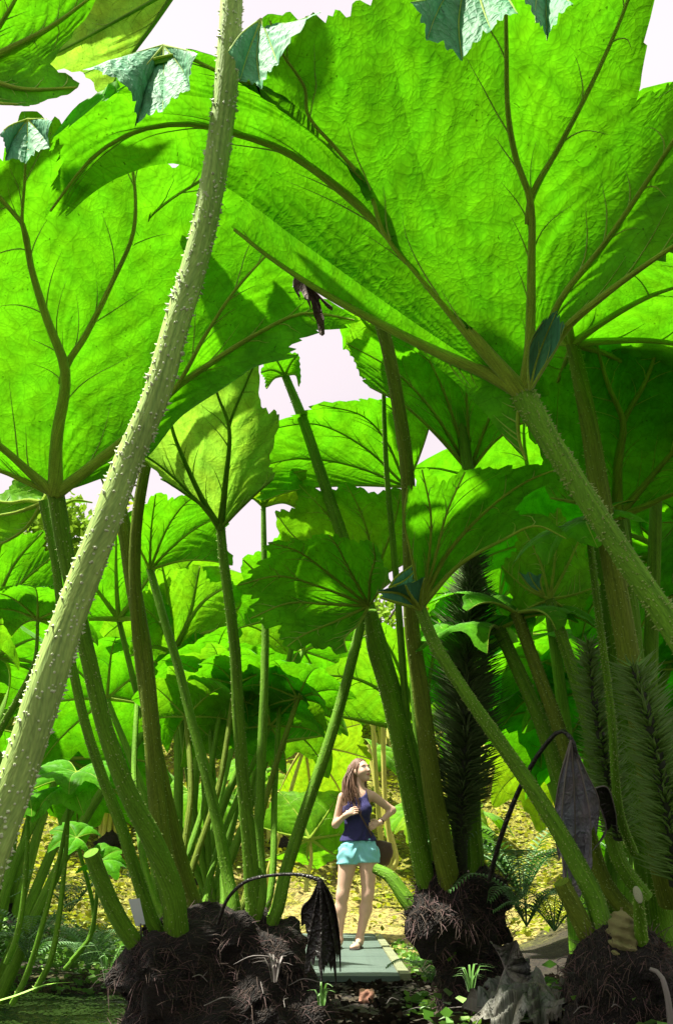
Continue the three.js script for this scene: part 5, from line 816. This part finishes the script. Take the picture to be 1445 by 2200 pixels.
    const ta = wrist.clone().lerp(palmEnd, 0.35).addScaledVector(s, 0.02 * thumbSide), tb = ta.clone().addScaledVector(d, 0.025).addScaledVector(s, 0.03 * thumbSide).addScaledVector(n, -0.01), tc = tb.clone().addScaledVector(d, 0.03).addScaledVector(s, 0.004 * thumbSide).addScaledVector(n, -0.008); f.push([[ta, tb, 0.013, 0.0105], [tb, tc, 0.0105, 0.008]]);
    const sd = (x, y, z) => { let q = 9; for (const b of bones) q = smin(q, capsule(x, y, z, b[0], b[1], b[2], b[3]), 0.012); for (const fg of f) { let w = 9; for (const b of fg) w = smin(w, capsule(x, y, z, b[0], b[1], b[2], b[3]), 0.004); q = smin(q, w, 0.004); } return q; };
    const lo = wrist.clone().min(palmEnd).addScalar(-0.13), hi = wrist.clone().max(palmEnd).addScalar(0.13); return surfaceNets(sd, lo, hi, 0.004);
  };
  const hR = hand(J(748, 1759, 0.12), J(763, 1750, 0.15), V(-0.2, 0.35, 0.9).normalize(), -1, 0.8), hL = hand(J(828, 1772, 0.02), J(812, 1778, 0.055), V(0.35, 0.45, 0.8).normalize(), 1, 0.9);
  const g = mergeGeometries([body, head, hR, hL]);
  { // skin with lips and brows as pigment
    const p = g.attributes.position, c = new Float32Array(p.count * 3), q = V(0, 0, 0);
    for (let i = 0; i < p.count; i++) {
      q.fromBufferAttribute(p, i); const v = 1 + 0.08 * fbm(q.x * 18, q.y * 18, q.z * 18); let r = 0.55 * v, gg = 0.35 * v, b = 0.25 * v; const l = q.clone().sub(hc).applyQuaternion(hqi);
      if (l.length() < 0.16) { const lip = Math.hypot(l.x / 0.024, (l.y + 0.06) / 0.012); if (lip < 1 && l.z > 0.07) { r = 0.34; gg = 0.12; b = 0.09; } const br = Math.hypot((Math.abs(l.x) - 0.03) / 0.02, (l.y - 0.032) / 0.006); if (br < 1 && l.z > 0.06) { r = 0.09; gg = 0.045; b = 0.02; } const ey = Math.hypot((Math.abs(l.x) - 0.031) / 0.012, (l.y - 0.008) / 0.006); if (ey < 1 && l.z > 0.07) { const iris = Math.hypot(Math.abs(l.x) - 0.033, l.y - 0.008) < 0.0055; r = gg = b = iris ? 0.03 : 0.6; } else if (ey < 1.5 && l.z > 0.07 && l.y > 0.008) { r = 0.07; gg = 0.04; b = 0.025; } }
      c[i * 3] = r; c[i * 3 + 1] = gg; c[i * 3 + 2] = b;
    }
    g.setAttribute('color', new THREE.BufferAttribute(c, 3));
  }
  part('body', g, new THREE.MeshPhysicalMaterial({ vertexColors: true, roughness: 0.55, bumpMap: rep(fineBump, 25), bumpScale: 0.001 }), t);
  const clothMat = (r, gg, b) => new THREE.MeshPhysicalMaterial({ color: rgb(r, gg, b), roughness: 0.9, sheen: 0.3, sheenRoughness: 0.6, sheenColor: rgb(r, gg, b), bumpMap: rep(weave, 12), bumpScale: 0.001, side: THREE.DoubleSide });
  // tank top: follows the torso, scooped neck, loose hem
  const topD = (x, y, z) => {
    const hem = sm(1.12, 0.9, y), fold = 0.007 * Math.sin(x * 60 + 9 * nz(x * 6, y * 7, z * 6)) * (0.3 + hem) + 0.005 * fbm(x * 14, y * 10, z * 14);
    let d = torsoD(x, y, z) - 0.012 - 0.016 * hem + fold; d = Math.max(d, (0.905 + 0.012 * nz(x * 9, 3)) - y);
    const cx = x - J(778, 0).x, front = z - oz; const neckline = 1.285 + 1.6 * cx * cx * 6 + (front < 0 ? 0.03 : 0), arm = Math.abs(cx) - 0.118 + 0.25 * Math.max(0, y - 1.2);
    d = Math.max(d, Math.min(y - neckline, 0.05 - 0 + (Math.abs(Math.abs(cx) - 0.085) - 0.065))); // straps stay above the neckline
    d = Math.max(d, y > 1.22 ? arm : -1); return d;
  };
  part('tank_top', surfaceNets(topD, J(715, 1845, -0.25), J(850, 1695, 0.25), 0.009), clothMat(0.022, 0.02, 0.10), t);
  const shortD = (x, y, z) => { const hem = sm(0.86, 0.7, y), wr = 0.006 * Math.sin(y * 70 + 8 * nz(x * 9, y * 3, z * 8)) + 0.006 * fbm(x * 15, y * 12, z * 15); let d = smin(torsoD(x, y, z), legD(x, y, z), 0.04) - 0.010 - 0.004 * hem + wr; d = Math.max(d, (0.70 + 0.02 * (x - ox > 0.06 ? 0.8 : 0)) - y, y - 0.96); return d; };
  part('shorts', surfaceNets(shortD, J(715, 1872, -0.25), J(850, 1790, 0.25), 0.009), clothMat(0.20, 0.52, 0.56), t);
  // hair: a cap that falls past the shoulders, then locks
  const hairM = new THREE.MeshPhysicalMaterial({ color: rgb(0.12, 0.058, 0.027), roughness: 0.6 });
  const hairD = (x, y, z) => {
    const p = tmp.set(x - hc.x, y - hc.y, z - hc.z).applyQuaternion(hqi).clone();
    let cap = ell(p, 0, 0.036, -0.02, 0.084, 0.094, 0.1); cap = Math.max(cap, p.z - 0.045 - 0.4 * Math.max(0, p.y - 0.05) + 0.0 * p.x, -0.08 - p.y + 0);
    if (p.z > 0.02 && Math.abs(p.x) < 0.05 && p.y < 0.065) cap = Math.max(cap, 0.01);
    let fall = capsule(x, y, z, J(768, 1655, -0.03), J(757, 1715, 0.02), 0.066, 0.06); fall = smin(fall, capsule(x, y, z, J(757, 1715, 0.02), J(766, 1752, 0.115), 0.052, 0.02), 0.03); fall = smin(fall, capsule(x, y, z, J(782, 1660, -0.06), J(790, 1722, -0.05), 0.06, 0.05), 0.03);
    return smin(cap, fall, 0.03) + 0.0035 * Math.sin(210 * (x * 0.7 + z) + 8 * nz(x * 14, y * 6, z * 14)) + 0.004 * nz(x * 60, y * 9, z * 60);
  };
  const hair = part('hair', surfaceNets(hairD, J(725, 1765, -0.22), J(830, 1615, 0.22), 0.006), hairM, t);
  { const mb = new MB(), r = rng(71); for (let i = 0; i < 260; i++) { const a = r() * 2.6 + 2.0, s = J(776 + 15 * Math.cos(a) * 1.2, 1640 + 10 * r(), 0.07 * Math.sin(a) - 0.03), e = J(744 + 40 * r(), 1705 + 52 * r(), 0.03 + 0.11 * r()), m = s.clone().lerp(e, 0.5).add(V(-0.045 + 0.03 * r(), 0.02, 0.03 * (r() - 0.3))); addTube(mb, [s, m, e], [0.003, 0.0055, 0.0012], { n: 12, rs: 4, cap: false }); } part('locks', mb.geo(), hairM, hair); }
  // sandals
  const sole = new THREE.MeshPhysicalMaterial({ color: rgb(0.03, 0.025, 0.02), roughness: 0.7 }), straps = new THREE.MeshPhysicalMaterial({ color: rgb(0.5, 0.42, 0.28), roughness: 0.6 });
  for (const [a, b] of [[J(733.5, 2039, -0.075), J(727, 2039, 0.15)], [J(779, 2039, -0.065), J(766, 2039, 0.165)]]) {
    const sd = (x, y, z) => Math.max(capsule(x, y * 0.2 + a.y * 0.8, z, a, b, 0.034, 0.046), Math.abs(y - 0.007) - 0.005); const c = a.clone().lerp(b, 0.5);
    const m = part('sandal', surfaceNets(sd, V(c.x - 0.2, -0.02, c.z - 0.25), V(c.x + 0.2, 0.05, c.z + 0.25), 0.006), sole, t); const mb = new MB(), f = a.clone().lerp(b, 0.83), k = a.clone().lerp(b, 0.5);
    for (const s of [-1, 1]) addTube(mb, [f.clone().setY(0.03), f.clone().lerp(k, 0.5).add(V(s * 0.025, 0.055, 0)).setY(0.058), k.clone().add(V(s * 0.04, 0, 0)).setY(0.03)], 0.005, { n: 8, rs: 5 }); part('strap', mb.geo(), straps, m);
  }
  { const mb = new MB(), c = J(829, 1770, 0.015), ax = J(826, 1773, 0.02).sub(J(856, 1744, -0.07)).normalize(), x = ax.clone().cross(V(0, 1, 0)).normalize(), y = ax.clone().cross(x), pts = []; for (let i = 0; i <= 12; i++) { const a = i / 12 * 6.2832; pts.push(c.clone().addScaledVector(x, 0.03 * Math.cos(a)).addScaledVector(y, 0.03 * Math.sin(a))); } addTube(mb, pts, 0.005, { n: 24, rs: 6, cap: false }); part('wristband', mb.geo(), sole, t); }
  // shoulder bag worn across the body
  const bag = thing('shoulder_bag', 'dark brown shoulder bag behind the standing person, at the hip', 'bag', J(828, 1860, -0.12)), brown = new THREE.MeshPhysicalMaterial({ color: rgb(0.06, 0.028, 0.015), roughness: 0.5, bumpMap: rep(fineBump, 20), bumpScale: 0.002 });
  const bd = (x, y, z) => { const c = J(826, 1832, -0.13), p = V(x - c.x, y - c.y, z - c.z); return Math.max(ell(p, 0, 0, 0, 0.105, 0.14, 0.06), p.y - 0.075 + 0.25 * Math.abs(p.x)) - 0.012 + 0.006 * fbm(x * 16, y * 16, z * 16); };
  part('bag_body', surfaceNets(bd, J(785, 1885, -0.28), J(865, 1790, 0.02), 0.01), brown, bag);
  const sp = new MB(); addBlade(sp, [J(806, 1815, -0.1), J(806, 1800, 0.07), J(792, 1775, 0.115), J(775, 1745, 0.135), J(757, 1716, 0.075), J(752, 1702, 0.0), J(758, 1720, -0.09), J(790, 1775, -0.12), J(818, 1812, -0.13)], 0.009, V(0.2, 0.3, 1), 40); part('strap', sp.geo(), brown, bag);
}
renderer.render(scene, camera);
